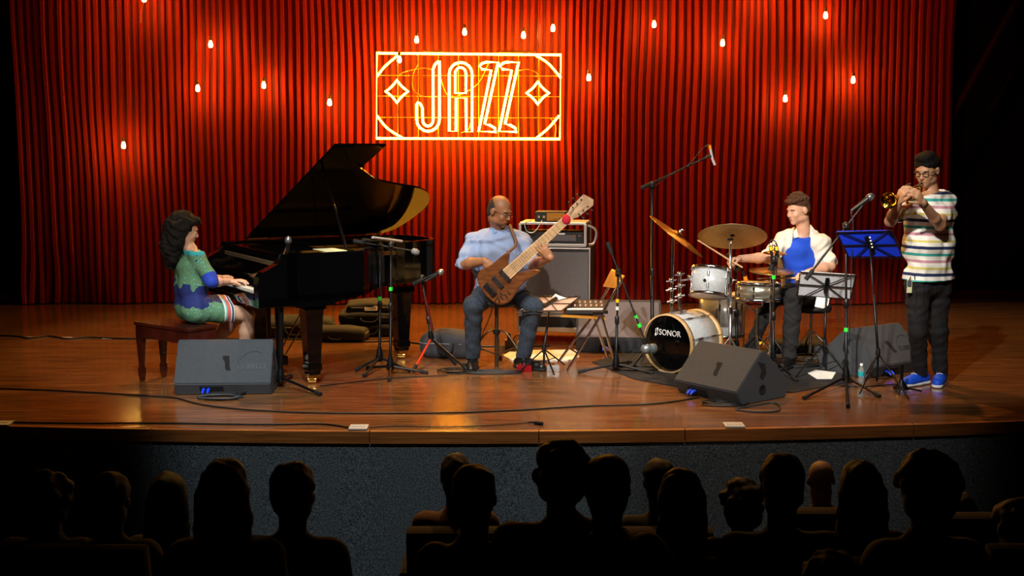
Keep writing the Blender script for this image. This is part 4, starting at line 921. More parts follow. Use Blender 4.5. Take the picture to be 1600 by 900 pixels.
# floor tom
ft0 = W(1126, 536, 2.62); ft0.z = .20
ft, a, b_ = drum('floor_tom', 'silver sparkle floor tom standing behind the bass drum', ft0, (0.02, .03, 1), .19, .34, 6)
for k in range(3):
    th = R(250+120*k); d = V((math.cos(th), math.sin(th), 0)); part('leg', MB().tube([ft0+d*.205+V((0, 0, .25)), V((ft0.x+d.x*.205, ft0.y+d.y*.205, .01))], .007, 8), mchr, ft)
# snare
sn0 = W(1184, 468, 2.25)
msn = mat('hammered_nickel', 'd0ccb8', rough=.28, metal=.9, noise=.2, nscale=140)
sd, a, b_ = drum('snare_drum', 'polished nickel snare drum on a stand beside the toms', sn0, (0.02, .05, 1), .170, .135, 8, wrap=msn)
ss = thing('snare_stand', 'chrome tripod stand under the snare drum', 'drum hardware', V((sn0.x, sn0.y, 0)))
part('post', MB().tube([V((sn0.x, sn0.y, .04)), V((sn0.x, sn0.y, sn0.z-.06))], .011, 10), mchr, ss)
part('yellow_tag', MB().box(V((sn0.x+.03, sn0.y-.02, .19)), (.05, .006, .022)), myel, ss)
for k in range(3):
    th = R(30+120*k); d = V((math.cos(th), math.sin(th), 0)); c = V((sn0.x, sn0.y, 0))
    part('basket_arm', MB().tube([c+V((0, 0, sn0.z-.12)), c+d*.10+V((0, 0, sn0.z-.05)), c+d*.192+V((0, 0, sn0.z-.03)), c+d*.192+V((0, 0, sn0.z+.01))], .007, 8), mchr, ss)
    part('leg', MB().tube([c+V((0, 0, .26)), c+d*.25+V((0, 0, .014))], .007, 8), mchr, ss)
def cymbal(label, c, n_, r, m_, stand=None, name='cymbal', bell=.2, group=None):
    c = V(c); n_ = V(n_).normalized(); t = thing(name, label, 'cymbal', c, group)
    pr = [(0, .032), (r*bell*.5, .029), (r*bell*.85, .02), (r*bell, .012), (r*.6, .004), (r*.97, -.008), (r, -.010), (r*.97, -.0115), (r*.6, .001), (r*bell, .009), (r*bell*.8, .017), (0, .029)]
    part('bronze_disc', MB().lathe(pr, c, n_, 48), m_, t)
    part('wing_nut', MB().lathe([(.014, .028), (.014, .045), (.006, .05), (.006, .07)], c, n_, 10).tube([c+n_*.055-V((.018, 0, 0)), c+n_*.055+V((.018, 0, 0))], .005, 6), mchr, t)
    part('felt', MB().lathe([(.018, .0), (.018, .008)], c-n_*.004, n_, 12), mdk, t)
    return t
rc = W(1058, 368, 2.10); cymbal('thin gold ride cymbal tilted steeply on edge at the left of the kit', rc, (.60, -.10, .79), .268, mcym)
crc = W(1144.5, 368, 2.10); cymbal('large bronze crash cymbal seen from below in the middle of the kit', crc, (.07, .43, .90), .272, mcym2)
cs = thing('cymbal_stand', 'chrome cymbal stand in front of the drums under the crash cymbal', 'drum hardware', G(1141, 577))
c = G(1141, 577); yy = c.y
part('tube', MB().tube([V((c.x, yy, .05)), W(1141, 450, yy), W(1141, 450, yy), W(1141, 380, yy)], [.014, .013, .010, .010], 10), mchr, cs)
part('tilter', MB().tube([W(1141, 384, yy), W(1143, 374, yy), crc-V((0, .0, .03))], .007, 8).box(W(1141, 374, yy), (.05, .02, .018), None, .004), mchr, cs)
for x, y in ((1141, 438), (1141, 485)): part('wing_clamp', MB().tube([W(x, y-5, yy), W(x, y+5, yy)], .021, 10).tube([W(x, y, yy), W(x+9, y, yy)], .006, 6), mchr, cs)
for k, (x, y) in enumerate(((1105, 575), (1172, 582), (1150, 562))):
    part('leg', MB().tube([W(1141, 527, yy), G(x, y, .015)], .009, 8).tube([W(1141, 556, yy), (W(1141, 527, yy)+G(x, y, .015))/2], .006, 6), mchr, cs)
# hi-hat
hc = W(1206, 424, 2.12)
cymbal('upper golden hi-hat cymbal at the right of the snare', hc+V((0, 0, .012)), (.02, -.06, 1), .182, mcym, name='hi_hat_cymbal')
cymbal('lower hi-hat cymbal just under the golden upper one', hc-V((0, 0, .012)), (-.02, .06, -1), .182, mcym2, name='hi_hat_cymbal')
cymbal('tiny golden splash cymbal above the hi-hat', W(1211, 394, 2.12), (.03, -.08, 1), .095, mcym)
hs = thing('hi_hat_stand', 'chrome hi-hat stand with pedal and spread legs', 'drum hardware', V((hc.x, hc.y, 0)))
c = V((hc.x, hc.y, 0))
part('tube', MB().tube([c+V((0, 0, .06)), c+V((0, 0, hc.z-.05))], .012, 10), mchr, hs)
part('pull_rod', MB().tube([c+V((0, 0, hc.z-.05)), c+V((0, 0, hc.z+.22))], .004, 6), mchr, hs)
for k in range(3):
    d = V((math.cos(R(20+120*k)), math.sin(R(20+120*k)), 0)); part('leg', MB().tube([c+V((0, 0, .28)), c+d*.22+V((0, 0, .015))], .007, 8), mchr, hs)
part('foot_board', MB().box(c+V((.02, .17, .05)), (.08, .26, .012), Matrix.Rotation(R(9), 3, 'X'), .003), mchr, hs)
# kick pedal, throne
kb = kc+ka*.47; kp = thing('kick_pedal', 'chrome bass drum pedal behind the bass drum', 'drum hardware', V((kb.x, kb.y, 0)))
part('foot_board', MB().box(V((kb.x, kb.y, .05))+ka*.14, (.27, .085, .012), rotz(math.atan2(ka.y, ka.x)) @ Matrix.Rotation(R(-8), 3, 'Y'), .003), mchr, kp)
part('pedal_frame', MB().tube([V((kb.x, kb.y, .02))-kx*.05, V((kb.x, kb.y, .19))-kx*.05, V((kb.x, kb.y, .19))+kx*.05, V((kb.x, kb.y, .02))+kx*.05], .008, 8), mchr, kp)
part('beater', MB().tube([V((kb.x, kb.y, .19)), V((kb.x, kb.y, .31))-ka*.02], .004, 6).ball(V((kb.x, kb.y, .32))-ka*.02, .022), mchr, kp)
tp = W(1268, 470, 2.58); th_ = thing('drum_throne', 'round black drum throne under the drummer', 'stool', V((tp.x, tp.y, 0)))
c = V((tp.x, tp.y, 0)); zt = .47
part('cushion', MB().lathe([(.06, zt-.07), (.16, zt-.065), (.17, zt-.04), (.165, zt-.01), (.12, zt), (0, zt+.002)], c, seg=26), mbk, th_)
part('post', MB().tube([c+V((0, 0, .05)), c+V((0, 0, zt-.06))], .014, 10), mchr, th_)
for k in range(3):
    d = V((math.cos(R(-30+120*k)), math.sin(R(-30+120*k)), 0)); part('leg', MB().tube([c+V((0, 0, .25)), c+d*.26+V((0, 0, .015))], .009, 8), mchr, th_)
solo('black_bag_heap', MB().add(*[(v.tolist() if hasattr(v, 'tolist') else v) for v in SDF(.012).rbox(G(1243, 556)+V((.05, .15, .06)), (.24, .13, .05), rotz(R(-12)), .04, .02).ell(G(1275, 550)+V((0, .1, .07)), (.12, .1, .06)).plane((0, 0, .012), (0, 0, -1)).mesh()], True), mbag, 'low black cloth bag heaped on the rug beside the drummer\'s foot', 'bag')
# ================================================================== PEOPLE
def frame(f, u=(0, 0, 1)):
    f = V(f).normalized(); u = V(u); r = f.cross(u).normalized(); u = r.cross(f).normalized()
    return Matrix((r, f, u)).transposed()      # columns: right, forward, up
def head_sdf(S, c, Rm, s=1., jaw=1., k=.018):
    P = lambda x, y, z: V(c)+Rm @ V((x*s, y*s, z*s))
    E = lambda x, y, z, a, b, d, kk=k: S.ell(P(x, y, z), (a*s, b*s, d*s), Rm, kk)
    E(0, -.012, .035, .074, .092, .084); E(0, .022, -.02, .062, .070, .080); E(0, .035, -.055, .048*jaw, .052, .052); E(0, .068, -.092, .022, .02, .018)
    for x in (-1, 1):
        E(x*.034, .062, -.028, .024, .024, .024, .012); E(x*.046, .005, -.07, .018, .035, .022, .02)
        E(x*.077, -.008, -.008, .010, .018, .030, .006); E(x*.082, -.016, -.004, .006, .016, .024, .004)
    E(0, .078, .022, .046, .016, .012, .012)
    S.cap(P(0, .088, .006), P(0, .106, -.026), .0075*s, .011*s, .008); E(.0, .098, -.032, .016, .012, .009, .006)
    S.cap(P(-.018, .086, -.058), P(.018, .086, -.058), .0065*s, None, .006); S.cap(P(-.014, .083, -.067), P(.014, .083, -.067), .007*s, None, .006)
def face_parts(root, c, Rm, s=1., brow='20140e', iris='2a1a10', open_=True):
    P = lambda x, y, z: V(c)+Rm @ V((x*s, y*s, z*s))
    me_ = mat('eye_white', 'd8d0c8', rough=.2)
    for x in (-1, 1):
        e = part('eye', MB().ball(P(x*.030, .079, .0), (.011*s, .0085*s, .0052*s if open_ else .0028*s), 12, Rm), me_, root)
        part('iris', MB().ball(P(x*.030, .0865, -.0005), (.0046*s, .003*s, .0046*s if open_ else .002*s), 10, Rm), mat('iris_'+iris, iris, rough=.1), e)
        part('eyebrow', MB().tube([P(x*.015, .090, .018), P(x*.031, .0915, .022), P(x*.048, .078, .017)], [.0028*s, .0036*s, .0022*s], 6), mat('brow_'+brow, brow, rough=.9), root)
    part('lips', MB().tube([P(-.021, .083, -.063), P(-.008, .0925, -.0605), P(0, .0925, -.0615), P(.008, .0925, -.0605), P(.021, .083, -.063)], [.002*s, .0042*s, .004*s, .0042*s, .002*s], 6), mat('lip_tone', '8a4438', rough=.5), root)
def hand_sdf(S, w_, d, n_, side, curl=(25, 35, 25), spread=.0, thumb=(35, .6), s=1., curls=None):
    """w_ wrist, d direction to the knuckles, n_ palm normal (out of the palm), side = +1 thumb on d x n_ side"""
    d = V(d).normalized(); n_ = V(n_); n_ = (n_-d*n_.dot(d)).normalized(); t_ = d.cross(n_)*side; w_ = V(w_)
    S.ell(w_+d*.045*s, (.037*s, .050*s, .015*s), Matrix((t_, d, n_)).transposed(), .012)
    L = [(.040, .025, .021), (.045, .028, .022), (.042, .026, .021), (.034, .020, .018)]
    for i in range(4):
        off = (.029-.0195*i)*s; kn = w_+d*(.088-.004*abs(i-1.2))*s+t_*off
        S.cap(w_+d*.02*s+t_*off*.6, kn, .0115*s, .0105*s, .010)
        cl = curls[i] if curls else curl; a = 0; p = kn; dd = (d+t_*(spread*(1.5-i)*.12)).normalized()
        for j, l in enumerate(L[i]):
            a += R(cl[j]); v = dd*math.cos(a)+n_*math.sin(a); q = p+v*l*s
            S.cap(p, q, (.0092-.0006*j)*s, (.0087-.0008*j)*s, .003); p = q
    a0, fw = thumb; p = w_+d*.022*s+t_*.026*s+n_*.004*s
    v = (d*math.cos(R(a0))+t_*math.sin(R(a0))*.9+n_*fw*.4).normalized(); q = p+v*.042*s; S.cap(p, q, .0125*s, .0105*s, .01)
    v2 = (v+d*.35+n_*fw*.35).normalized(); q2 = q+v2*.030*s; S.cap(q, q2, .0105*s, .0092*s, .003)
    v3 = (v2+n_*fw*.3).normalized(); S.cap(q2, q2+v3*.022*s, .0092*s, .008*s, .003)
def torso(S, pelv, chest, hipL, hipR, shL, shR, inf=0., waist=.085, ch=.10, hip=.105, k=.05):
    pelv, chest, hipL, hipR, shL, shR = map(V, (pelv, chest, hipL, hipR, shL, shR)); sv = (shR-shL); hv = (hipR-hipL); mid = (pelv+chest)/2
    up = (chest-pelv).normalized()
    S.cap(hipL*.9+hipR*.1, hipR*.9+hipL*.1, hip+inf, None, k)
    lv = (sv.normalized()+hv.normalized()).normalized()
    S.cap(mid-lv*.06, mid+lv*.06, waist+inf, None, k); S.cap(pelv-lv*.05, mid-lv*.05, waist+inf, None, k); S.cap(pelv+lv*.05, mid+lv*.05, waist+inf, None, k)
    S.cap(chest-lv*.075, chest+lv*.075, ch+inf, None, k); S.cap(mid-lv*.06, chest-lv*.075, waist+inf, ch+inf, k); S.cap(mid+lv*.06, chest+lv*.075, waist+inf, ch+inf, k)
    nk_ = (shL+shR)/2+V((0, 0, .035)); dn_ = V((0, 0, -.012)); S.cap(shL+dn_, nk_, .046+inf, .054+inf, .03); S.cap(shR+dn_, nk_, .046+inf, .054+inf, .03); return mid
def limb(S, a, m_, b_, r, k=.025):
    S.cap(a, m_, r[0], r[1], k)
    fm = V(m_)*.68+V(b_)*.32; S.cap(m_, fm, r[1]*.97, r[1]*1.02, .02); S.cap(fm, b_, r[1]*1.0, r[2], .02)
def skin(name, h, h2=None):
    m = mat(name, h, rough=.5, noise=.06, nscale=25); nodes(m)[1].inputs['Subsurface Weight'].default_value = .08; nodes(m)[1].inputs['Subsurface Radius'].default_value = (.02, .008, .004); return m
def shoe(root, ankle, d, m_, sole, L=.27, up=(0, 0, 1), lift=0., s=1., laces=None):
    d = V((d[0], d[1], 0)).normalized(); r_ = V((d.y, -d.x, 0)); heel = V((ankle[0], ankle[1], lift))-d*.055*s
    S = SDF(.006); hz_ = lift
    S.cap(heel+V((0, 0, .045)), heel+d*.10*s+V((0, 0, .042)), .040*s, .041*s, .02).cap(heel+d*.10*s+V((0, 0, .042)), heel+d*(L-.045)*s+V((0, 0, .03)), .042*s, .034*s, .02)
    S.cap(heel+d*.035+V((0, 0, .05)), V(ankle)*.35+(heel+d*.045+V((0, 0, .10)))*.65, .038*s, .042*s, .02).cap(heel+d*.13*s+V((0, 0, .045)), heel+d*.19*s+V((0, 0, .035)), .044*s, .042*s, .015)
    S.plane((0, 0, hz_+.020), (0, 0, -1)); o = part('shoe', S.mesh(), m_, root)
    S = SDF(.006)
    S.cap(heel+V((0, 0, .012)), heel+d*.10*s+V((0, 0, .012)), .044*s, .043*s, .02).cap(heel+d*.10*s+V((0, 0, .012)), heel+d*(L-.045)*s+V((0, 0, .012)), .046*s, .040*s, .02)
    S.plane((0, 0, hz_+.003), (0, 0, -1)).plane((0, 0, hz_+.026), (0, 0, 1)); part('sole', S.mesh(), sole, o)
    if laces:
        for i in range(4):
            c = heel+d*(.10+.024*i)*s+V((0, 0, .096-.010*i)); part('lace', MB().tube([c-r_*.022, c+V((0, 0, .006)), c+r_*.022+d*.01], .0035, 6), laces, o)
    return o
VX = 200
# ------------------------------------------------------------------ trumpeter
skA = skin('tan_skin', 'b07850'); skB = skin('warm_brown_skin', '9c6844'); skC = skin('fair_skin', 'd0a084'); skD = skin('olive_skin', 'b88866')
def build_trumpeter():
    Y = 1.45; q = lambda x, y, dy=0: W(x, y, Y+dy)
    root = thing('person', 'man in striped t-shirt, black jeans and glasses standing playing a trumpet', 'person', G(1447, 606))
    pel, che = q(1450, 440), q(1452, 335); hl, hr = q(1434, 447, -.04), q(1466, 447, .05); sl, sr = q(1425, 314, -.10), q(1478, 313, .10)
    hc_ = q(1448, 266, -.03); fd = V((-.62, -.72, -.30)); Rm = frame(fd)
    el, er = q(1391, 346, -.30), q(1469, 352, -.24); wl, wr = q(1404, 316, -.42), q(1441, 316, -.46)
    kl, kr_ = q(1434, 520, -.08), q(1466, 522, .02); al, ar_ = q(1438, 585, .02), q(1470, 588, .05)
    S = SDF(.0055); head_sdf(S, hc_, Rm, 1.0)
    nb = q(1455, 303, .02); S.cap(nb, hc_+Rm @ V((0, -.03, -.07)), .056, .052, .03)
    torso(S, pel, che, hl, hr, sl, sr, -.012)
    limb(S, sl, el, wl, (.046, .038, .027)); limb(S, sr, er, wr, (.046, .038, .027))
    limb(S, hl, kl, al, (.07, .046, .034)); limb(S, hr, kr_, ar_, (.07, .046, .034))
    # hands on the trumpet: left hand grips the valves, right-hand fingers on top
    vb = q(1424, 303, -.50)
    hand_sdf(S, wl, vb+V((-.05, 0, .06))-wl, (.8, .1, .25), -1, (35, 50, 30), thumb=(30, .7))
    hand_sdf(S, wr, vb+V((.02, -.02, .02))-wr, (-.35, .6, -.2), 1, (30, 55, 40), thumb=(40, .6))
    part('body', S.mesh(), skD, root)
    face_parts(root, hc_, Rm, open_=False)
    # hair
    H = SDF(.006); P = lambda x, y, z: hc_+Rm @ V((x, y, z))
    H.ell(P(0, -.02, .055), (.083, .098, .082), Rm, .02).ell(P(0, .035, .105), (.06, .05, .030), Rm, .02).ell(P(0, -.05, .0), (.078, .065, .075), Rm, .02); H.wr = (.003, 60, 4)
    H.sub(P(0, .075, -.045), (.068, .080, .105), Rm); H.plane(P(0, 0, -.075), Rm @ V((0, .3, -1))); part('hair', H.mesh(), mat('black_hair', '0a0706', rough=.75, spec=.2, bump=.5, bscale=120), root)
    # glasses
    mg = mat('black_glasses', '0a0808', rough=.25); g = MB()
    for x in (-1, 1):
        g.tube([P(x*.032+.022*math.cos(a), .098, .0+.016*math.sin(a)) for a in np.linspace(0, 2*math.pi, 16, endpoint=False)], .0028, 6, True).tube([P(x*.054, .096, .006), P(x*.079, .05, .008), P(x*.083, -.01, .006)], .0026, 6)
    g.tube([P(-.011, .1, .004), P(.011, .1, .004)], .0026, 6); part('glasses', g, mg, root)
    # t-shirt
    T = SDF(.0065); torso(T, pel+V((0, 0, -.0)), che, hl+V((0, 0, .02)), hr+V((0, 0, .02)), sl, sr, .016, waist=.100, ch=.103, hip=.112); 
    T.cap(sl+V((0, 0, -.012)), sl+(el-sl)*.62, .056, .062, .03).cap(sr+V((0, 0, -.012)), sr+(er-sr)*.62, .056, .063, .03); T.cap(nb-V((0, 0, .03)), nb+V((0, 0, .005)), .075, .066, .03)
    T.wr = (.005, 30, 9); T.plane(q(1450, 436), (0, 0.05, -1)); T.plane(nb+V((0, 0, .015)), (-.15, -.15, 1))
    T.plane(sl+(el-sl)*.60, (el-sl)) if False else None
    ms = mat('striped_cotton', 'e8e6de', rough=.85); nt, b = nodes(ms); geo_ = N(nt, 'ShaderNodeNewGeometry'); sp = N(nt, 'ShaderNodeSeparateXYZ'); nt.links.new(geo_.outputs['Position'], sp.inputs[0])
    z = math_n(nt, 'ADD', sp.outputs[2], math_n(nt, 'MULTIPLY', sp.outputs[0], .03)); z = math_n(nt, 'DIVIDE', math_n(nt, 'ADD', z, .024), .2); fr_ = math_n(nt, 'FRACT', z)
    rp = N(nt, 'ShaderNodeValToRGB'); rp.color_ramp.interpolation = 'CONSTANT'; e = rp.color_ramp.elements
    wh = hexc('f0eee6'); stops = [(0, hexc('d8cc70')), (.085, wh), (.25, hexc('c890a0')), (.35, wh), (.50, hexc('38a8a0')), (.60, wh), (.75, hexc('1c2c58')), (.86, wh)]
    e[0].position = 0; e[0].color = (*stops[0][1], 1); e[1].position = stops[1][0]; e[1].color = (*wh, 1)
    for p_, c_ in stops[2:]: n_ = e.new(p_); n_.color = (*c_, 1)
    nt.links.new(fr_, rp.inputs[0]); nt.links.new(rp.outputs[0], b.inputs['Base Color'])
    part('t_shirt', T.mesh(), ms, root)
    # jeans
    J = SDF(.0065); J.cap(hl, hr, .096, None, .04).cap(hl+V((0, 0, .06)), hr+V((0, 0, .06)), .082, None, .04)
    J.cap(hl, kl, .086, .064, .02).cap(kl, al, .063, .050, .03).cap(hr, kr_, .086, .064, .02).cap(kr_, ar_, .063, .050, .03); J.wr = (.003, 42, 5); J.plane(al+V((0, 0, -.01)), (0, 0, -1))
    part('jeans', J.mesh(), mat('black_denim', '0f0f12', rough=.85, noise=.25, nscale=60), root)
    msb = mat('bright_blue_knit', '0a50e0', rough=.6, noise=.2, nscale=120); mws = mat('white_rubber', 'd8dce0', rough=.5)
    shoe(root, (al.x, al.y, .1), (-.80, -.55, 0), msb, mws, .29, laces=mws); shoe(root, (ar_.x, ar_.y, .1), (-.45, -.88, 0), msb, mws, .28, laces=mws)
    part('belt_badge', MB().box(q(1421, 447, -.14), (.038, .004, .10), None, .002), mat('badge_card', 'c8c8a0', rough=.5), root)
    part('badge_print', MB().box(q(1421, 443, -.146), (.030, .002, .045)), mat('badge_grey', '40484c', rough=.5), root)
    part('lanyard', MB().tube([q(1423, 432, -.145), q(1421, 438, -.145)], .004, 6).tube([q(1429, 430, -.14), q(1432, 470, -.13), q(1428, 500, -.12)], .004, 6), mrub, root)
    part('wrist_band', MB().lathe([(.030, -.006), (.033, 0), (.030, .006)], wr-(wr-er).normalized()*.02, (wr-er), 14, True, False), mrub, root)
    # trumpet
    mtr = mat('trumpet_brass', 'e0b040', rough=.14, metal=1.)
    mouth = P(0, .112, -.062); bell = q(1384, 313, -.55); ax = (bell-mouth).normalized(); L = (bell-mouth).length
    tr = thing('trumpet', 'brass trumpet held to the lips of the standing man', 'trumpet', vb)
    up = V((0, 0, 1)); dn = (up-ax*up.dot(ax)).normalized()*-1; sd_ = ax.cross(dn).normalized()
    part('mouthpiece', MB().lathe([(.013, 0), (.014, .004), (.009, .02), (.005, .05), (.006, .08)], mouth, ax, 14), mchr, tr)
    pts = smooth_path([mouth+ax*.07, mouth+ax*(L*.55), mouth+ax*(L*.72), mouth+ax*(L*.80)+dn*.03, mouth+ax*(L*.72)+dn*.062, mouth+ax*(L*.5)+dn*.062, mouth+ax*(L*.45)+dn*.062], 5)
    part('lead_pipe', MB().tube(pts, .0062, 8), mtr, tr)
    off = dn*.0+sd_*.022
    bp = smooth_path([mouth+ax*(L*.40)+off+dn*.062, mouth+ax*(L*.2)+off+dn*.062, mouth+ax*(L*.12)+off+dn*.03, mouth+ax*(L*.2)+off, mouth+ax*(L*.5)+off, mouth+ax*(L*.80)+off], 5)
    part('bell_tube', MB().tube(bp, [.0062+.005*i/len(bp) for i in range(len(bp))], 10), mtr, tr)
    b0 = mouth+ax*(L*.78)+off
    part('bell', MB().lathe([(.0112, 0), (.014, L*.07), (.022, L*.14), (.036, L*.19), (.056, L*.222), (.061, L*.226), (.056, L*.219), (.034, L*.186), (.018, L*.14), (.010, L*.06)], b0, ax, 32), mtr, tr)
    for i in range(3):
        c = mouth+ax*(L*.36+.026*i)+sd_*.008; v = part('valve', MB().tube([c-dn*.025, c+dn*.095], .0115, 12), mtr, tr); part('valve_cap', MB().tube([c-dn*.045, c-dn*.03, c-dn*.045, c-dn*.048], [.003, .003, .008, .008], 10), mchr, v)
    part('tuning_slide', MB().tube(smooth_path([mouth+ax*(L*.62)+dn*.062, mouth+ax*(L*.86)+dn*.05, mouth+ax*(L*.86)+dn*.02, mouth+ax*(L*.7)], 5), .007, 8), mtr, tr)
build_trumpeter()
# ------------------------------------------------------------------ pianist
def build_pianist():
    q = lambda x, y, Y: W(x, y, Y)
    pel, che = q(301, 480, 1.56), q(297, 418, 1.60); fw = V((.857, .515, 0)); lt = V((-.515, .857, 0))   # lt = her left
    root = thing('person', 'woman with long dark hair in a green and blue patterned dress playing piano', 'person', V((pel.x, pel.y, 0)))
    hl, hr = pel+lt*.10, pel-lt*.10; sh = q(299, 397, 1.60); sl, sr = sh+lt*.15, sh-lt*.15
    hc_ = q(289, 359, 1.60); Rm = frame(fw+V((0, 0, -.28)))
    er = q(331, 441, 1.42); wr = q(361, 440, 1.66); hk = Pn(.11, .98, .745)
    el = q(325, 436, 1.92); wl = q(343, 434, 2.08)
    S = SDF(.0055); head_sdf(S, hc_, Rm, .97, .92); nb = sh+V((0, 0, .02)); S.cap(nb, hc_+Rm @ V((0, -.03, -.07)), .045, .043, .03)
    torso(S, pel, che, hl, hr, sl, sr, -.02, waist=.078, ch=.09, hip=.105)
    limb(S, sr, er, wr, (.038, .033, .024)); limb(S, sl, el, wl, (.038, .033, .024))
    S_kn = q(362, 490, 1.62); S_kn.z = .50; kr_ = S_kn; ar_ = q(424, 566, 1.98); kl = kr_+lt*.20; al = q(424, 560, 2.16); al.z = .10; ar_.z = .10
    ar_ = Pn(.10, .78, .09); al = Pn(-.18, .50, .09); kr_ = pel+fw*.40-lt*.08; kr_.z = .50; kl = pel+fw*.40+lt*.10; kl.z = .50
    limb(S, hr, kr_, ar_, (.078, .055, .036)); limb(S, hl, kl, al, (.078, .055, .036))
    S.cap(ar_, ar_+fw*.13+V((0, 0, -.03)), .034, .026, .02).cap(al, al+fw*.13+V((0, 0, -.03)), .034, .026, .02)
    hand_sdf(S, wr, (hk+V((0, 0, .035)))-wr, (0, 0, -1), -1, (20, 30, 25), spread=.6, thumb=(35, .5), s=.93)
    hand_sdf(S, wl, Pn(.10, .55, .77)-wl, (0, 0, -1), 1, (20, 30, 25), spread=.6, thumb=(35, .5), s=.93)
    part('body', S.mesh(), skC, root); face_parts(root, hc_, Rm, .97, brow='120a08')
    P = lambda x, y, z: hc_+Rm @ V((x*.97, y*.97, z*.97))
    H = SDF(.006); H.ell(P(0, -.03, .045), (.088, .098, .095), Rm, .02).ell(P(0, .055, .085), (.062, .045, .032), Rm, .02)
    for x in (-1, 1): H.cap(P(x*.072, -.03, .02), P(x*.070, -.05, -.12), .034, .036, .03)
    g0 = P(0, -.085, .0); g1 = g0-fw*.035+V((0, 0, -.15)); g2 = g1-fw*.0+V((0, 0, -.13)); lt_ = Rm @ V((1, 0, 0))
    H.cap(g0, g1, .076, .068, .04).cap(g1, g2, .068, .042, .04).cap(g0+lt_*.06, g2+lt_*.055+V((0, 0, .03)), .042, .026, .03).cap(g0-lt_*.06, g2-lt_*.06+V((0, 0, .05)), .042, .026, .03)
    H.wr = (.0045, 55, 12); H.sub(P(0, .085, -.040), (.066, .085, .100), Rm); part('hair', H.mesh(), mat('long_dark_hair', '0a0605', rough=.7, spec=.25, noise=.5, nscale=30, bump=.6, bscale=40, stretch=(8, 8, 1)), root)
    # patterned dress
    D = SDF(.0065); torso(D, pel, che, hl, hr, sl, sr, .004, waist=.082, ch=.092, hip=.102); D.cap(sr, sr+(er-sr)*.96, .055, .050, .03).cap(sl, sl+(el-sl)*.96, .055, .050, .03)
    D.cap(hr, hr+(kr_-hr)*.62, .092, .080, .04).cap(hl, hl+(kl-hl)*.62, .092, .080, .04).cap(pel+fw*.05, pel+fw*.24, .085, .07, .05); D.wr = (.003, 24, 3)
    D.plane(nb+V((0, 0, .012)), (0, 0, 1)); D.plane(pel+fw*.275, fw); D.plane((0, 0, .455), (0, 0, -1))
    md_ = mat('paisley_print', '2a6a50', rough=.8); nt, b = nodes(md_); tc = N(nt, 'ShaderNodeTexCoord'); g_ = N(nt, 'ShaderNodeNewGeometry'); sp = N(nt, 'ShaderNodeSeparateXYZ'); nt.links.new(g_.outputs['Position'], sp.inputs[0])
    vo = N(nt, 'ShaderNodeTexVoronoi'); vo.inputs['Scale'].default_value = 15; nt.links.new(tc.outputs['Object'], vo.inputs['Vector'])
    vo2 = N(nt, 'ShaderNodeTexVoronoi'); vo2.inputs['Scale'].default_value = 42; nt.links.new(tc.outputs['Object'], vo2.inputs['Vector'])
    ring = math_n(nt, 'FRACT', math_n(nt, 'MULTIPLY', vo.outputs['Distance'], 5.5)); rp = N(nt, 'ShaderNodeValToRGB'); rp.color_ramp.interpolation = 'CONSTANT'; e = rp.color_ramp.elements
    e[0].position = 0; e[0].color = (*hexc('3a7048'), 1); e[1].position = .38; e[1].color = (*hexc('7a9858'), 1)
    for p_, h_ in ((.55, '1a4a50'), (.68, '28a0a8'), (.82, '586c38'), (.93, 'b0a860')): n_ = e.new(p_); n_.color = (*hexc(h_), 1)
    nt.links.new(ring, rp.inputs[0]); dots = math_n(nt, 'LESS_THAN', vo2.outputs['Distance'], .22); c1 = mixc(nt, math_n(nt, 'MULTIPLY', dots, .8), rp.outputs[0], hexc('70b8a8'))
    nz = N(nt, 'ShaderNodeTexNoise'); nz.inputs['Scale'].default_value = 7; nt.links.new(tc.outputs['Object'], nz.inputs['Vector'])
    zz = math_n(nt, 'ADD', sp.outputs[2], math_n(nt, 'MULTIPLY', math_n(nt, 'SUBTRACT', nz.outputs[0], .5), .28))
    navy = math_n(nt, 'MULTIPLY', math_n(nt, 'GREATER_THAN', zz, .60), math_n(nt, 'LESS_THAN', zz, .755)); c2 = mixc(nt, navy, c1, hexc('102060'))
    # border stripes near the hem, along her forward direction
    hp = math_n(nt, 'ADD', math_n(nt, 'MULTIPLY', sp.outputs[0], fw.x), math_n(nt, 'MULTIPLY', sp.outputs[1], fw.y)); h0 = (pel+fw*.275).dot(fw)
    dd = math_n(nt, 'SUBTRACT', h0, hp); rp2 = N(nt, 'ShaderNodeValToRGB'); rp2.color_ramp.interpolation = 'CONSTANT'; e = rp2.color_ramp.elements; nt.links.new(math_n(nt, 'MULTIPLY', dd, 8), rp2.inputs[0])
    e[0].position = 0; e[0].color = (*hexc('d8d8c8'), 1); e[1].position = .09; e[1].color = (*hexc('182860'), 1)
    for p_, h_ in ((.2, 'd8d8c8'), (.28, 'c86058'), (.5, '60b0a8'), (.58, 'd8d8c8')): n_ = e.new(p_); n_.color = (*hexc(h_), 1)
    hem = math_n(nt, 'MULTIPLY', math_n(nt, 'LESS_THAN', dd, .085), math_n(nt, 'LESS_THAN', sp.outputs[2], .66)); c3 = mixc(nt, hem, c2, rp2.outputs[0])
    tq = math_n(nt, 'GREATER_THAN', sp.outputs[2], nb.z-.012); c4 = mixc(nt, tq, c3, hexc('28a0a8'))
    # sleeve cuffs in navy
    wx = wr; dv = N(nt, 'ShaderNodeVectorMath', operation='DISTANCE'); dv.inputs[1].default_value = tuple(er); nt.links.new(g_.outputs['Position'], dv.inputs[0])
    dv2 = N(nt, 'ShaderNodeVectorMath', operation='DISTANCE'); dv2.inputs[1].default_value = tuple(el); nt.links.new(g_.outputs['Position'], dv2.inputs[0])
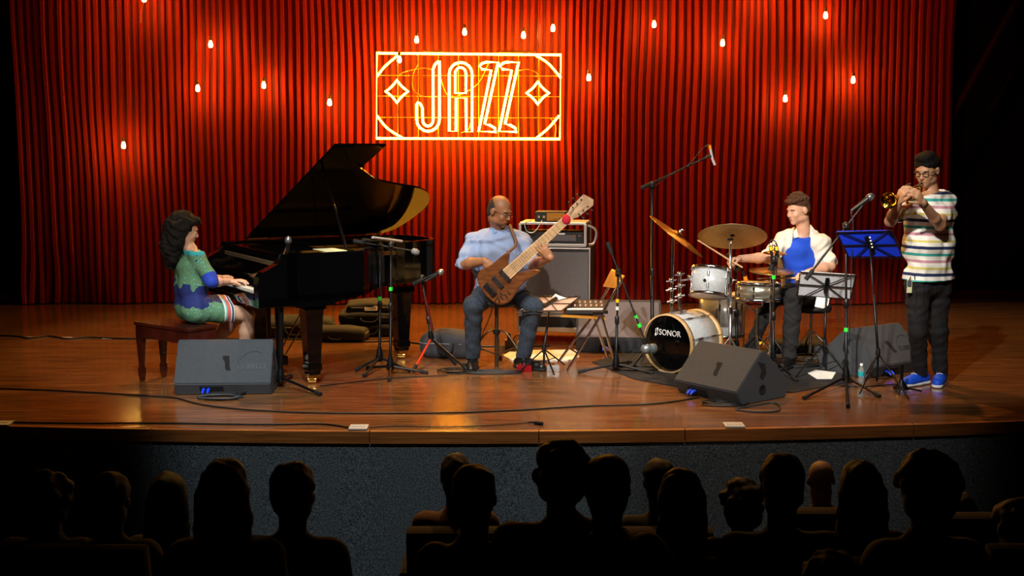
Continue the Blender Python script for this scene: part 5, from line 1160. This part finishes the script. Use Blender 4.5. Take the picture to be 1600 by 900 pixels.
    cf = math_n(nt, 'MAXIMUM', math_n(nt, 'LESS_THAN', dv.outputs['Value'], .085), math_n(nt, 'LESS_THAN', dv2.outputs['Value'], .085)); c5 = mixc(nt, cf, c4, hexc('1838a0'))
    nt.links.new(c5, b.inputs['Base Color']); part('dress', D.mesh(), md_, root)
    for a_ in (ar_, al):
        part('shoe', MB().ball(a_+fw*.07+V((0, 0, -.045)), (.036, .125, .03), 14, frame(fw)), mat('pale_shoe', 'd0ccc0', rough=.5), root)
    part('earring', MB().ball(P(.082, -.01, -.045), .006, 8), mchr, root)
build_pianist()
# ------------------------------------------------------------------ bassist and bass
def build_bassist():
    q = lambda x, y, Y: W(x, y, Y)
    root = thing('person', 'bald man with glasses in a light blue shirt seated playing the bass', 'person', V((G(776, 574).x, 2.28, 0)))
    pel, che = q(779, 452, 2.34), q(778, 388, 2.30); hl, hr = q(764, 455, 2.32), q(800, 456, 2.36); sl, sr = q(742, 373, 2.26), q(813, 374, 2.34)
    hc_ = q(781, 330, 2.20); fd = V((.80, -.62, -.34)); Rm = frame(fd, (0.06, 0, 1))
    el, wl = q(724, 412, 2.16), q(758, 408, 2.00); er, wr = q(832, 414, 2.16), q(853, 386, 2.00)
    kl, kr_ = q(740, 478, 1.98), q(833, 480, 2.04); al, ar_ = q(739, 558, 2.12), q(818, 560, 2.14)
    al.z = .10; ar_.z = .11
    S = SDF(.0055); head_sdf(S, hc_, Rm, 1.03); nb = q(781, 357, 2.28); S.cap(nb, hc_+Rm @ V((0, -.03, -.07)), .060, .056, .03)
    torso(S, pel, che, hl, hr, sl, sr, -.01, waist=.10, ch=.11)
    # bass frame
    bo = q(787, 433, 1.93); tip = q(910, 320, 1.83); bx_ = (tip-bo).normalized(); bn_ = V((0, -1, .12)); bn_ = (bn_-bx_*bn_.dot(bx_)).normalized(); by_ = bn_.cross(bx_)*1.0   # by_: towards upper left of the picture
    if by_.z < 0: by_ = -by_
    B = lambda s_, w__, z=0: bo+bx_*s_+by_*w__+bn_*z
    wr = B(.385, -.135, .035); limb(S, sl, el, wl, (.050, .042, .030)); limb(S, sr, er, wr, (.050, .040, .028)); limb(S, hl, kl, al, (.075, .048, .034)); limb(S, hr, kr_, ar_, (.075, .048, .034))
    hand_sdf(S, wl, B(-.02, .03, .05)-wl, -bn_, -1, (30, 45, 30), thumb=(30, .4), s=1.02)
    fr_pt = B(.40, -.005, 0)
    hand_sdf(S, wr, by_+bn_*.10+bx_*.05, -bn_, 1, curls=[(15, 30, 20), (20, 30, 20), (25, 30, 20), (30, 30, 20)], spread=1.2, thumb=(30, .9), s=1.0)
    part('body', S.mesh(), skB, root); face_parts(root, hc_, Rm, 1.03, brow='1a100a', open_=False)
    P = lambda x, y, z: hc_+Rm @ V((x*1.03, y*1.03, z*1.03))
    H = SDF(.005); H.ell(P(0, -.020, .030), (.0775, .092, .084), Rm, .01).ell(P(0, -.055, -.02), (.066, .050, .06), Rm, .02); H.plane(P(0, .01, .03), Rm @ V((0, 1, .35))); H.plane(P(0, -.02, .086), Rm @ V((0, .25, 1))); H.plane(P(0, 0, -.05), Rm @ V((0, .3, -1)))
    part('cropped_hair', H.mesh(), mat('stubble_hair', '3a2a20', rough=.9, noise=.3, nscale=200), root)
    g = MB(); mg = mat('thin_glasses', '2a2422', rough=.2, metal=.7)
    for x in (-1, 1):
        g.tube([P(x*.031+.020*math.cos(a), .098, -.002+.013*math.sin(a)) for a in np.linspace(0, 2*math.pi, 16, endpoint=False)], .0018, 6, True).tube([P(x*.051, .096, .004), P(x*.077, .05, .006), P(x*.081, -.01, .004)], .002, 6)
    g.tube([P(-.011, .1, .002), P(.011, .1, .002)], .0018, 6); part('glasses', g, mg, root)
    # beard shade as short beard piece
    Bd = SDF(.005); Bd.ell(P(0, .04, -.075), (.050, .052, .036), Rm, .01).ell(P(0, .081, -.050), (.022, .011, .005), Rm, .004); Bd.plane(P(0, .05, -.078), Rm @ V((0, -.1, 1)))
    part('short_beard', Bd.mesh(), mat('short_beard', '5e3e2a', rough=.9, noise=.3, nscale=200), root)
    T = SDF(.0065); torso(T, pel+V((0, 0, -.02)), che, hl, hr, sl, sr, .014, waist=.112, ch=.118, hip=.115); T.cap(sl+V((0, 0, -.012)), sl+(el-sl)*.86, .062, .060, .03).cap(sr+V((0, 0, -.012)), sr+(er-sr)*.80, .060, .060, .03)
    T.cap(nb-V((0, 0, .04)), nb+V((0, 0, .005)), .075, .068, .03).cap(q(812, 436, 2.2), q(812, 450, 2.17), .05, .035, .03); T.wr = (.0085, 30, 21); T.plane(pel+V((0, 0, -.06)), (0, 0, -1)); T.plane(nb+V((0, 0, .012)), (.1, -.35, 1))
    mt = mat('light_blue_shirt', '8c9cbc', rough=.8); part('shirt', T.mesh(), mt, root)
    part('collar', MB().poly([nb+V(p) for p in ((-.065, -.03, .035), (-.02, -.085, -.02), (-.06, -.09, -.045), (-.085, -.03, -.005))], .007, (0, -1, .4)).poly([nb+V(p) for p in ((.065, -.03, .03), (.015, -.085, -.02), (.055, -.09, -.045), (.085, -.03, -.01))], .007, (0, -1, .4)), mat('shirt_collar', '7890b8', rough=.8), root)
    J = SDF(.0065); J.cap(hl, hr, .115, None, .04).cap(hl, kl, .098, .072, .02).cap(kl, al, .070, .055, .03).cap(hr, kr_, .098, .072, .02).cap(kr_, ar_, .070, .055, .03); J.wr = (.0035, 42, 15); J.plane((0, 0, .085), (0, 0, -1))
    part('jeans', J.mesh(), mat('dark_blue_denim', '28323e', rough=.85, noise=.3, nscale=80), root)
    mls = mat('black_leather', '141312', rough=.35)
    shoe(root, (al.x, al.y, .1), (-.05, -1, 0), mls, mrub, .29); shoe(root, (ar_.x, ar_.y, .1), (.75, -.65, 0), mls, mrub, .29)
    # ---- bass guitar
    ba = thing('bass_guitar', 'six-string bass with brown wooden body and long pale maple neck', 'bass guitar', bo)
    out = smooth_path([(.12, .13, 0), (.17, .115, 0), (.13, .075, 0), (.10, .045, 0), (.11, -.045, 0), (.155, -.075, 0), (.215, -.115, 0), (.25, -.15, 0), (.235, -.165, 0), (.17, -.15, 0), (.08, -.14, 0), (.0, -.155, 0), (-.09, -.175, 0), (-.17, -.14, 0), (-.20, -.06, 0), (-.195, .05, 0), (-.165, .13, 0), (-.10, .165, 0), (-.02, .14, 0), (.04, .135, 0)], 4, True)
    out = [(p[0], p[1]) for p in out]; n = len(out); th = .019
    vs = [B(s_, w__, z) for z, k_ in ((-th, .95), (-th*.6, 1), (th*.6, 1), (th, .95)) for s_, w__ in [((s_-.0)*k_, w__*k_) for s_, w__ in out]]
    fs = [tuple(range(n))[::-1], tuple(range(3*n, 4*n))]+[(j*n+i, j*n+(i+1) % n, (j+1)*n+(i+1) % n, (j+1)*n+i) for j in range(3) for i in range(n)]
    mbw = mat('walnut_body', '6a3c1c', rough=.3, noise=.35, nscale=5, coat=.4, stretch=(2, 2, 9)); part('body', MB().add(vs, fs), mbw, ba)
    mmp = mat('pale_maple_neck', 'd8b080', rough=.4, noise=.1, nscale=15, coat=.2)
    def strip(s0, s1, w0, w1, z0, z1): return MB().add([B(s_, sg_*w__, z) for s_, w__ in ((s0, w0), (s1, w1)) for sg_ in (-1, 1) for z in (z0, z1)], [(0, 1, 3, 2), (4, 6, 7, 5), (0, 4, 5, 1), (2, 3, 7, 6), (0, 2, 6, 4), (1, 5, 7, 3)])
    nk = part('neck', strip(.06, .72, .046, .030, -.014, .024), mmp, ba)
    part('fingerboard', strip(.035, .72, .047, .031, .024, .030), mmp, ba)
    for i in range(22):
        s_ = .72-(.72+.13)*(1-2**(-(i+1)/12)); 
        if s_ < .05: break
        w__ = .047-(.016)*(s_-.035)/.685; part('fret', MB().tube([B(s_, -w__, .031), B(s_, w__, .031)], .0014, 4), mchr, nk)
    hd_ = part('headstock', MB().poly([B(s_, w__, .006) for s_, w__ in ((.72, -.032), (.76, -.048), (.90, -.060), (.93, -.03), (.915, .02), (.90, .055), (.76, .048), (.72, .032))], .018, bn_), mat('spalted_headstock', 'a88868', rough=.4, noise=.3, nscale=10), ba)
    for i in range(3):
        for sg_ in (-1, 1):
            c = B(.775+i*.045, sg_*.036, .016); tk = part('tuner_post', MB().lathe([(.006, 0), (.006, .014)], c, bn_, 8), mchr, hd_); part('tuner_key', MB().tube([B(.775+i*.045, sg_*.052, .004), B(.775+i*.045, sg_*.075, .004)], .003, 6).ball(B(.775+i*.045, sg_*.083, .004), (.010, .006, .010), 8), mblk, hd_)
    sm_ = mat('string_silver', 'd8d0c0', rough=.25, metal=1.)
    for i in range(6):
        a = -.026+.0104*i; b__ = -.0225+.009*i; part('string', MB().tube([B(-.135, a*1.25, .034), B(.72, b__, .035), B(.775+(i % 3)*.045, (1 if i > 2 else -1)*.03, .026)], .0013, 4), sm_, ba)
    part('bridge', MB().box(B(-.145, 0, .026), (.05, .018, .115), Matrix((bx_, bn_, by_)).transposed(), .002), mblk, ba)
    for i in range(6): part('saddle', MB().box(B(-.145, -.045+.018*i, .038), (.035, .008, .010), Matrix((bx_, bn_, by_)).transposed(), .001), mchr, ba)
    for s_ in (-.06, .02): part('pickup', MB().box(B(s_, 0, .025), (.034, .018, .112), Matrix((bx_, bn_, by_)).transposed(), .003), mblk, ba)
    for s_, w__ in ((-.12, -.11), (-.085, -.125), (-.05, -.12), (-.10, -.085)): part('control_slot', MB().box(B(s_, w__, .019), (.008, .008, .038), Matrix((bx_, bn_, by_)).transposed(), .002), mblk, ba)
    solo('red_string_damper', MB().ball(B(.675, 0, .02), (.036, .034, .042), 16), mat('red_velvet_band', 'b01028', rough=.9), 'round red fabric damper wrapped around the top of the bass neck', 'damper')
    solo('guitar_strap', MB().tube(smooth_path([B(.16, .12, 0), q(806, 382, 2.05), q(800, 362, 2.16), q(797, 352, 2.30)], 6), .014, 4), mat('brown_strap', '6a4a38', rough=.7), 'brown strap running from the bass over the man\'s shoulder', 'strap')
    solo('instrument_cable', MB().tube(smooth_path([B(-.15, -.12, .025), q(775, 468, 1.86), q(764, 498, 1.95), q(752, 528, 2.05), q(747, 556, 2.1), G(742, 577, .02), G(725, 582, .01)], 6), .0045, 6), mcab, 'braided cable hanging from the bass guitar down to the floor', 'cable')
build_bassist()
# ------------------------------------------------------------------ drummer
def build_drummer():
    q = lambda x, y, Y: W(x, y, Y)
    root = thing('person', 'young man with curly brown hair in white shirt over blue top playing drums', 'person', V((tp.x, tp.y, 0)))
    pel, che = q(1261, 450, 2.56), q(1254, 392, 2.50); hl, hr = q(1247, 456, 2.50), q(1277, 458, 2.60); sl, sr = q(1224, 377, 2.46), q(1284, 379, 2.50)
    hc_ = q(1247, 328, 2.44); fd = V((-.88, -.46, -.22)); Rm = frame(fd, (-.05, 0, 1))
    el, wl = q(1199, 403, 2.32), q(1156, 404, 2.20); er, wr = q(1297, 416, 2.30), q(1262, 426, 2.14)
    kl, kr_ = q(1206, 466, 2.28), q(1240, 464, 2.10); al, ar_ = q(1172, 552, 2.36), q(1233, 556, 2.14); al.z = .11; ar_.z = .10
    S = SDF(.0055); head_sdf(S, hc_, Rm, .99); nb = q(1255, 360, 2.48); S.cap(nb, hc_+Rm @ V((0, -.03, -.07)), .057, .053, .03)
    torso(S, pel, che, hl, hr, sl, sr, -.012, waist=.092, ch=.10)
    limb(S, sl, el, wl, (.046, .041, .028)); limb(S, sr, er, wr, (.046, .041, .028)); limb(S, hl, kl, al, (.07, .044, .034)); limb(S, hr, kr_, ar_, (.07, .044, .034))
    hand_sdf(S, wl, q(1138, 405, 2.14)-wl, (0, -.2, -1), 1, (45, 65, 45), thumb=(25, .9)); hand_sdf(S, wr, q(1246, 434, 2.06)-wr, (-.3, .2, -1), -1, (40, 60, 40), thumb=(25, .9))
    part('body', S.mesh(), skC, root); face_parts(root, hc_, Rm, .99, brow='3a2416')
    P = lambda x, y, z: hc_+Rm @ V((x, y, z)); rs_ = random.Random(5)
    H = SDF(.0055); H.ell(P(0, -.022, .058), (.080, .096, .078), Rm, .02).ell(P(0, -.055, .0), (.072, .052, .066), Rm, .02)
    for i in range(60):
        a, e_ = rs_.uniform(0, 6.28), rs_.uniform(.15, 1.4); v = V((math.cos(a)*math.cos(e_)*.078, -.01+math.sin(a)*math.cos(e_)*.095, .058+math.sin(e_)*.076)); H.ell(P(*v), (.019, .019, .017), None, .006)
    H.ell(P(0, .075, .088), (.05, .03, .022), Rm, .01)
    H.sub(P(0, .080, -.045), (.070, .085, .105), Rm); H.plane(P(0, 0, -.07), Rm @ V((0, .3, -1))); part('curly_hair', H.mesh(), mat('brown_curly_hair', '4a3020', spec=.2, bump=.5, bscale=150, rough=.8, noise=.4, nscale=60), root)
    # blue top
    T = SDF(.0065); torso(T, pel, che, hl, hr, sl, sr, .004, waist=.097, ch=.108, hip=.112); T.wr = (.003, 24, 8); T.plane(nb+V((0, -.02, -.04)), (0, -.55, 1)); T.plane(pel+V((0, 0, -.05)), (0, 0, -1))
    part('blue_top', T.mesh(), mat('royal_blue_cotton', '1048c8', rough=.8), root)
    # open white shirt
    up = (che-pel).normalized(); fwd = V((-.35, -.94, 0)); lat = V((.94, -.35, 0))
    def side(sg_, s__, e__, seed):
        U = SDF(.0065); h_ = hl if sg_ < 0 else hr; c1 = che+lat*sg_*.115; U.cap(c1+V((0, 0, .05)), pel+lat*sg_*.125+V((0, 0, .02)), .088, .085, .03).cap(s__+V((0, 0, -.025)), s__+(e__-s__)*.80, .052, .060, .04).cap(s__, nb+V((0, .02, -.02)), .060, .060, .04).cap(c1+V((0, .03, .04)), s__+V((0, 0, -.02)), .084, .052, .04)
        U.cap(che+V((0, .06, .03)), pel+V((0, .06, .03)), .10, .10, .03); U.wr = (.008, 32, seed)
        cc_ = che+lat*sg_*(.072 if sg_ > 0 else .066); U.plane(cc_, -lat*sg_); U.plane(pel+V((0, 0, .0)), (0, 0, -1)); U.plane(nb+V((0, 0, .012)), (0, -.2, 1)); return U
    mws_ = mat('white_linen_shirt', 'dcd8cc', rough=.85)
    sh_ = part('open_shirt', side(-1, sl, el, 31).mesh(), mws_, root); part('shirt_half', side(1, sr, er, 33).mesh(), mws_, sh_)
    part('collar', MB().poly([nb+V(p) for p in ((.055, -.01, .05), (.035, -.075, -.05), (.075, -.08, -.075), (.095, -.02, .0))], .008, (0, -1, .3)).poly([nb+V(p) for p in ((-.06, -.02, .02), (-.055, -.075, -.05), (-.09, -.07, -.06), (-.09, -.02, -.01))], .008, (0, -1, .3)), mws_, sh_)
    J = SDF(.0065); J.cap(hl, hr, .115, None, .04).cap(hl, kl, .086, .060, .02).cap(kl, al, .058, .048, .03).cap(hr, kr_, .086, .060, .02).cap(kr_, ar_, .068, .055, .03); J.wr = (.0035, 42, 17); J.plane((0, 0, .08), (0, 0, -1))
    part('trousers', J.mesh(), mat('black_cloth', '121214', rough=.9), root)
    mls = mat('black_leather'); shoe(root, (al.x, al.y, .1), (-.9, -.3, 0), mls, mrub, .28, lift=.05); shoe(root, (ar_.x, ar_.y, .1), (-.5, -.85, 0), mls, mrub, .28, lift=.012)
    solo('drumstick', MB().tube([q(1160, 418, 2.10), q(1136, 404, 2.10), q(1096, 379, 2.02), q(1092, 376.5, 2.02), q(1090, 375.5, 2.02)], [.0075, .0075, .0055, .0065, .004], 8), mstick, 'drumstick raised over the toms in the drummer\'s extended hand', 'drumstick')
    solo('drumstick', MB().tube([q(1258, 434, 2.02), q(1240, 434.5, 2.03), q(1192, 435, 2.12), q(1186, 435, 2.13), q(1183, 435, 2.13)], [.0075, .0075, .0055, .0065, .004], 8), mstick, 'drumstick held level over the snare in the drummer\'s near hand', 'drumstick')
build_drummer()
# ================================================================== AUDIENCE AND SEATS
mseat = mat('dark_red_seat_cloth', '1c0c0c', rough=.9); mse2 = mat('seat_shell', '080505', rough=.95)
def make_seat():
    t = thing('theatre_seat', 'x', 'seat', (0, 0, 0), 'dark theatre seats', True)
    part('backrest', MB().box((0, -.24, .62), (.50, .09, .58), Matrix.Rotation(R(10), 3, 'X'), .03), mseat, t); part('cushion', MB().box((0, .0, .42), (.48, .46, .12), None, .03), mseat, t)
    for s_ in (-1, 1): part('armrest', MB().box((s_*.27, -.03, .62), (.05, .36, .035), None, .01), mse2, t); part('side_support', MB().box((s_*.27, -.05, .31), (.035, .30, .60), None, .005), mse2, t)
    return t
seat0 = make_seat(); seats_used = [False]
def seat(x, y, z, label):
    t = seat0 if not seats_used[0] else copy_tree(seat0); seats_used[0] = True
    t.location = (x, y, z); t['label'] = label
mdark = {}
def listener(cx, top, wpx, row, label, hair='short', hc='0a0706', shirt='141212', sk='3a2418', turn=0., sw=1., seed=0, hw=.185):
    D = 1900*hw/wpx; Yh = D*math.cos(PITCH)-7.55; 
    if row == 'A': Yh = max(min(Yh, -.75), -1.5)
    else: Yh = min(max(Yh, -3.1), -2.25)
    if row == 'C': Yh = -3.35
    k = (Yh+7.55)/(1900*hw/wpx*math.cos(PITCH)); s = k
    s = max(.85, min(1.18, k)); topP = W(cx, top, Yh); fz = -1.1 if row == 'A' else -.8
    c = topP+V((0, 0, -.118*s)); root = thing('person', label, 'person', V((c.x, c.y, fz)))
    Rm = frame((math.sin(R(turn)), math.cos(R(turn)), -.03)); P = lambda x, y, z: c+Rm @ V((x*s, y*s, z*s))
    S = SDF(.011); head_sdf(S, c, Rm, s); S.cap(P(0, -.02, -.20), P(0, -.02, -.07), .058, .055, .03)
    sh = P(0, -.03, -.25); sx = V((1, 0, 0)); S.cap(sh-sx*.15*sw, sh+sx*.15*sw, .05, None, .05)
    pel = V((sh.x, sh.y-.04, fz+.56)); S.cap(sh-sx*.08+V((0, 0, -.1)), pel-sx*.07, .10, .10, .05).cap(sh+sx*.08+V((0, 0, -.1)), pel+sx*.07, .10, .10, .05)
    for g_ in (-1, 1):
        e_ = sh+sx*g_*.21*sw+V((0, .06, -.27)); hnd = sh+sx*g_*.10+V((0, .30, -.33)); S.cap(sh+sx*g_*.16*sw, e_, .05, .042, .03).cap(e_, hnd, .04, .03, .03)
        kn = pel+sx*g_*.10+V((0, .42, .0)); ft = V((kn.x, kn.y+.02, fz+.07)); S.cap(pel+sx*g_*.09, kn, .08, .06, .03).cap(kn, ft, .055, .04, .03).cap(ft, ft+V((0, .14, -.03)), .04, .03, .02)
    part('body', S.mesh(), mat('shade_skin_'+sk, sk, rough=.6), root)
    H = SDF(.010)
    if hair != 'bald':
        H.ell(P(0, -.02, .045), (.083*s, .100*s, .088*s), Rm, .02).ell(P(0, -.05, -.02), (.074*s, .060*s, .070*s), Rm, .02)
        if hair == 'curly':
            H.ell(P(0, -.045, -.035), (.088*s, .075*s, .080*s), Rm, .03)
            rs_ = random.Random(seed)
            for i in range(46):
                a, e_ = rs_.uniform(0, 6.28), rs_.uniform(-.5, 1.5); H.ell(P(math.cos(a)*math.cos(e_)*.092, -.02+math.sin(a)*math.cos(e_)*.095, .03+math.sin(e_)*.085), (.026*s,)*3, None, .01)
        if hair == 'long': H.cap(P(0, -.06, -.02), P(0, -.07, -.26), .078*s, .085*s, .04).cap(P(-.05, -.04, 0), P(-.06, -.05, -.22), .05*s, .05*s, .03).cap(P(.05, -.04, 0), P(.06, -.05, -.22), .05*s, .05*s, .03)
        if hair == 'bun': H.ell(P(0, -.11, .02), (.045*s, .04*s, .045*s), Rm, .02)
        H.sub(P(0, .085, -.05), (.070*s, .085*s, .105*s), Rm); H.wr = (.003, 50, seed+1)
        part('hair', H.mesh(), mat('hair_'+hc, hc, rough=.7), root)
    T = SDF(.012); T.cap(sh-sx*.15*sw, sh+sx*.15*sw, .068, None, .05).cap(sh-sx*.09+V((0, 0, -.09)), pel-sx*.08, .125, .12, .05).cap(sh+sx*.09+V((0, 0, -.09)), pel+sx*.08, .125, .12, .05).cap(sh+V((0, 0, 0)), P(0, -.025, -.185), .08, .062, .04)
    for g_ in (-1, 1): T.cap(sh+sx*g_*.16*sw, sh+sx*g_*.20*sw+V((0, .04, -.20)), .064, .060, .03)
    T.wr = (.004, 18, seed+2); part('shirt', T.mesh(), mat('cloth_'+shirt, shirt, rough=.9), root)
    seat(c.x, c.y-.02, fz, 'theatre seat of the '+label)
people = [
 (713, 713, 54, 'A', 'listener in a pinkish shirt half hidden behind a larger head', dict(hair='short', shirt='5a3c38', seed=1)),
 (1030, 720, 54, 'A', 'front-row listener with small round head left of a capped neighbour', dict(hair='short', seed=2)),
 (1160, 753, 60, 'A', 'low listener with bushy hair below the centre wedge monitor', dict(hair='curly', seed=3)),
 (1283, 720, 48, 'A', 'bald listener whose scalp catches orange light', dict(hair='bald', sk='8a6044', seed=4)),
 (263, 742, 60, 'A', 'dim listener with long hair in front of the piano bench', dict(hair='long', seed=5)),
 (1500, 772, 52, 'A', 'low listener in a pale top at the far right', dict(hair='short', shirt='3a3634', seed=6)),
 (75, 742, 64, 'B', 'barely visible listener nearest the left edge', dict(hair='curly', seed=7)),
 (172, 742, 66, 'B', 'barely visible listener second from the left edge', dict(hair='short', seed=8)),
 (350, 722, 78, 'B', 'listener with full long hair below the left wedge monitor', dict(hair='long', seed=9)),
 (460, 727, 72, 'B', 'listener with short hair and turned head below the piano', dict(hair='short', turn=20, seed=10)),
 (741, 731, 76, 'B', 'large short-haired listener overlapping the pinkish shirt', dict(hair='short', seed=11, hc='140a08')),
 (877, 695, 76, 'B', 'tallest listener, curly dark hair and pale shirt, below the bassist', dict(hair='curly', shirt='5c5248', seed=12, sw=1.25)),
 (949, 716, 78, 'B', 'listener with hair tied back to the right of the pale shirt', dict(hair='bun', seed=13, hc='1a0e0a')),
 (1064, 735, 68, 'B', 'listener with smooth rounded hair below the bass drum', dict(hair='long', seed=14)),
 (1222, 714, 74, 'B', 'broad listener with short dark hair left of the bald one', dict(hair='short', seed=15, sw=1.15)),
 (1345, 725, 68, 'B', 'listener with long straight hair right of the bald one', dict(hair='long', seed=16)),
 (1448, 712, 84, 'B', 'listener with very bushy hair below the trumpeter', dict(hair='curly', seed=17)),
 (1590, 785, 64, 'B', 'listener with greying hair cut off by the right edge', dict(hair='curly', hc='3a3634', seed=18)),
 (1301, 868, 84, 'C', 'nearest listener, only reddish curly hair showing at the bottom edge', dict(hair='curly', hc='3a1810', seed=19)),
]
for cx, top, w_, row, lb, kw in people: listener(cx, top, w_, row, lb, **kw)
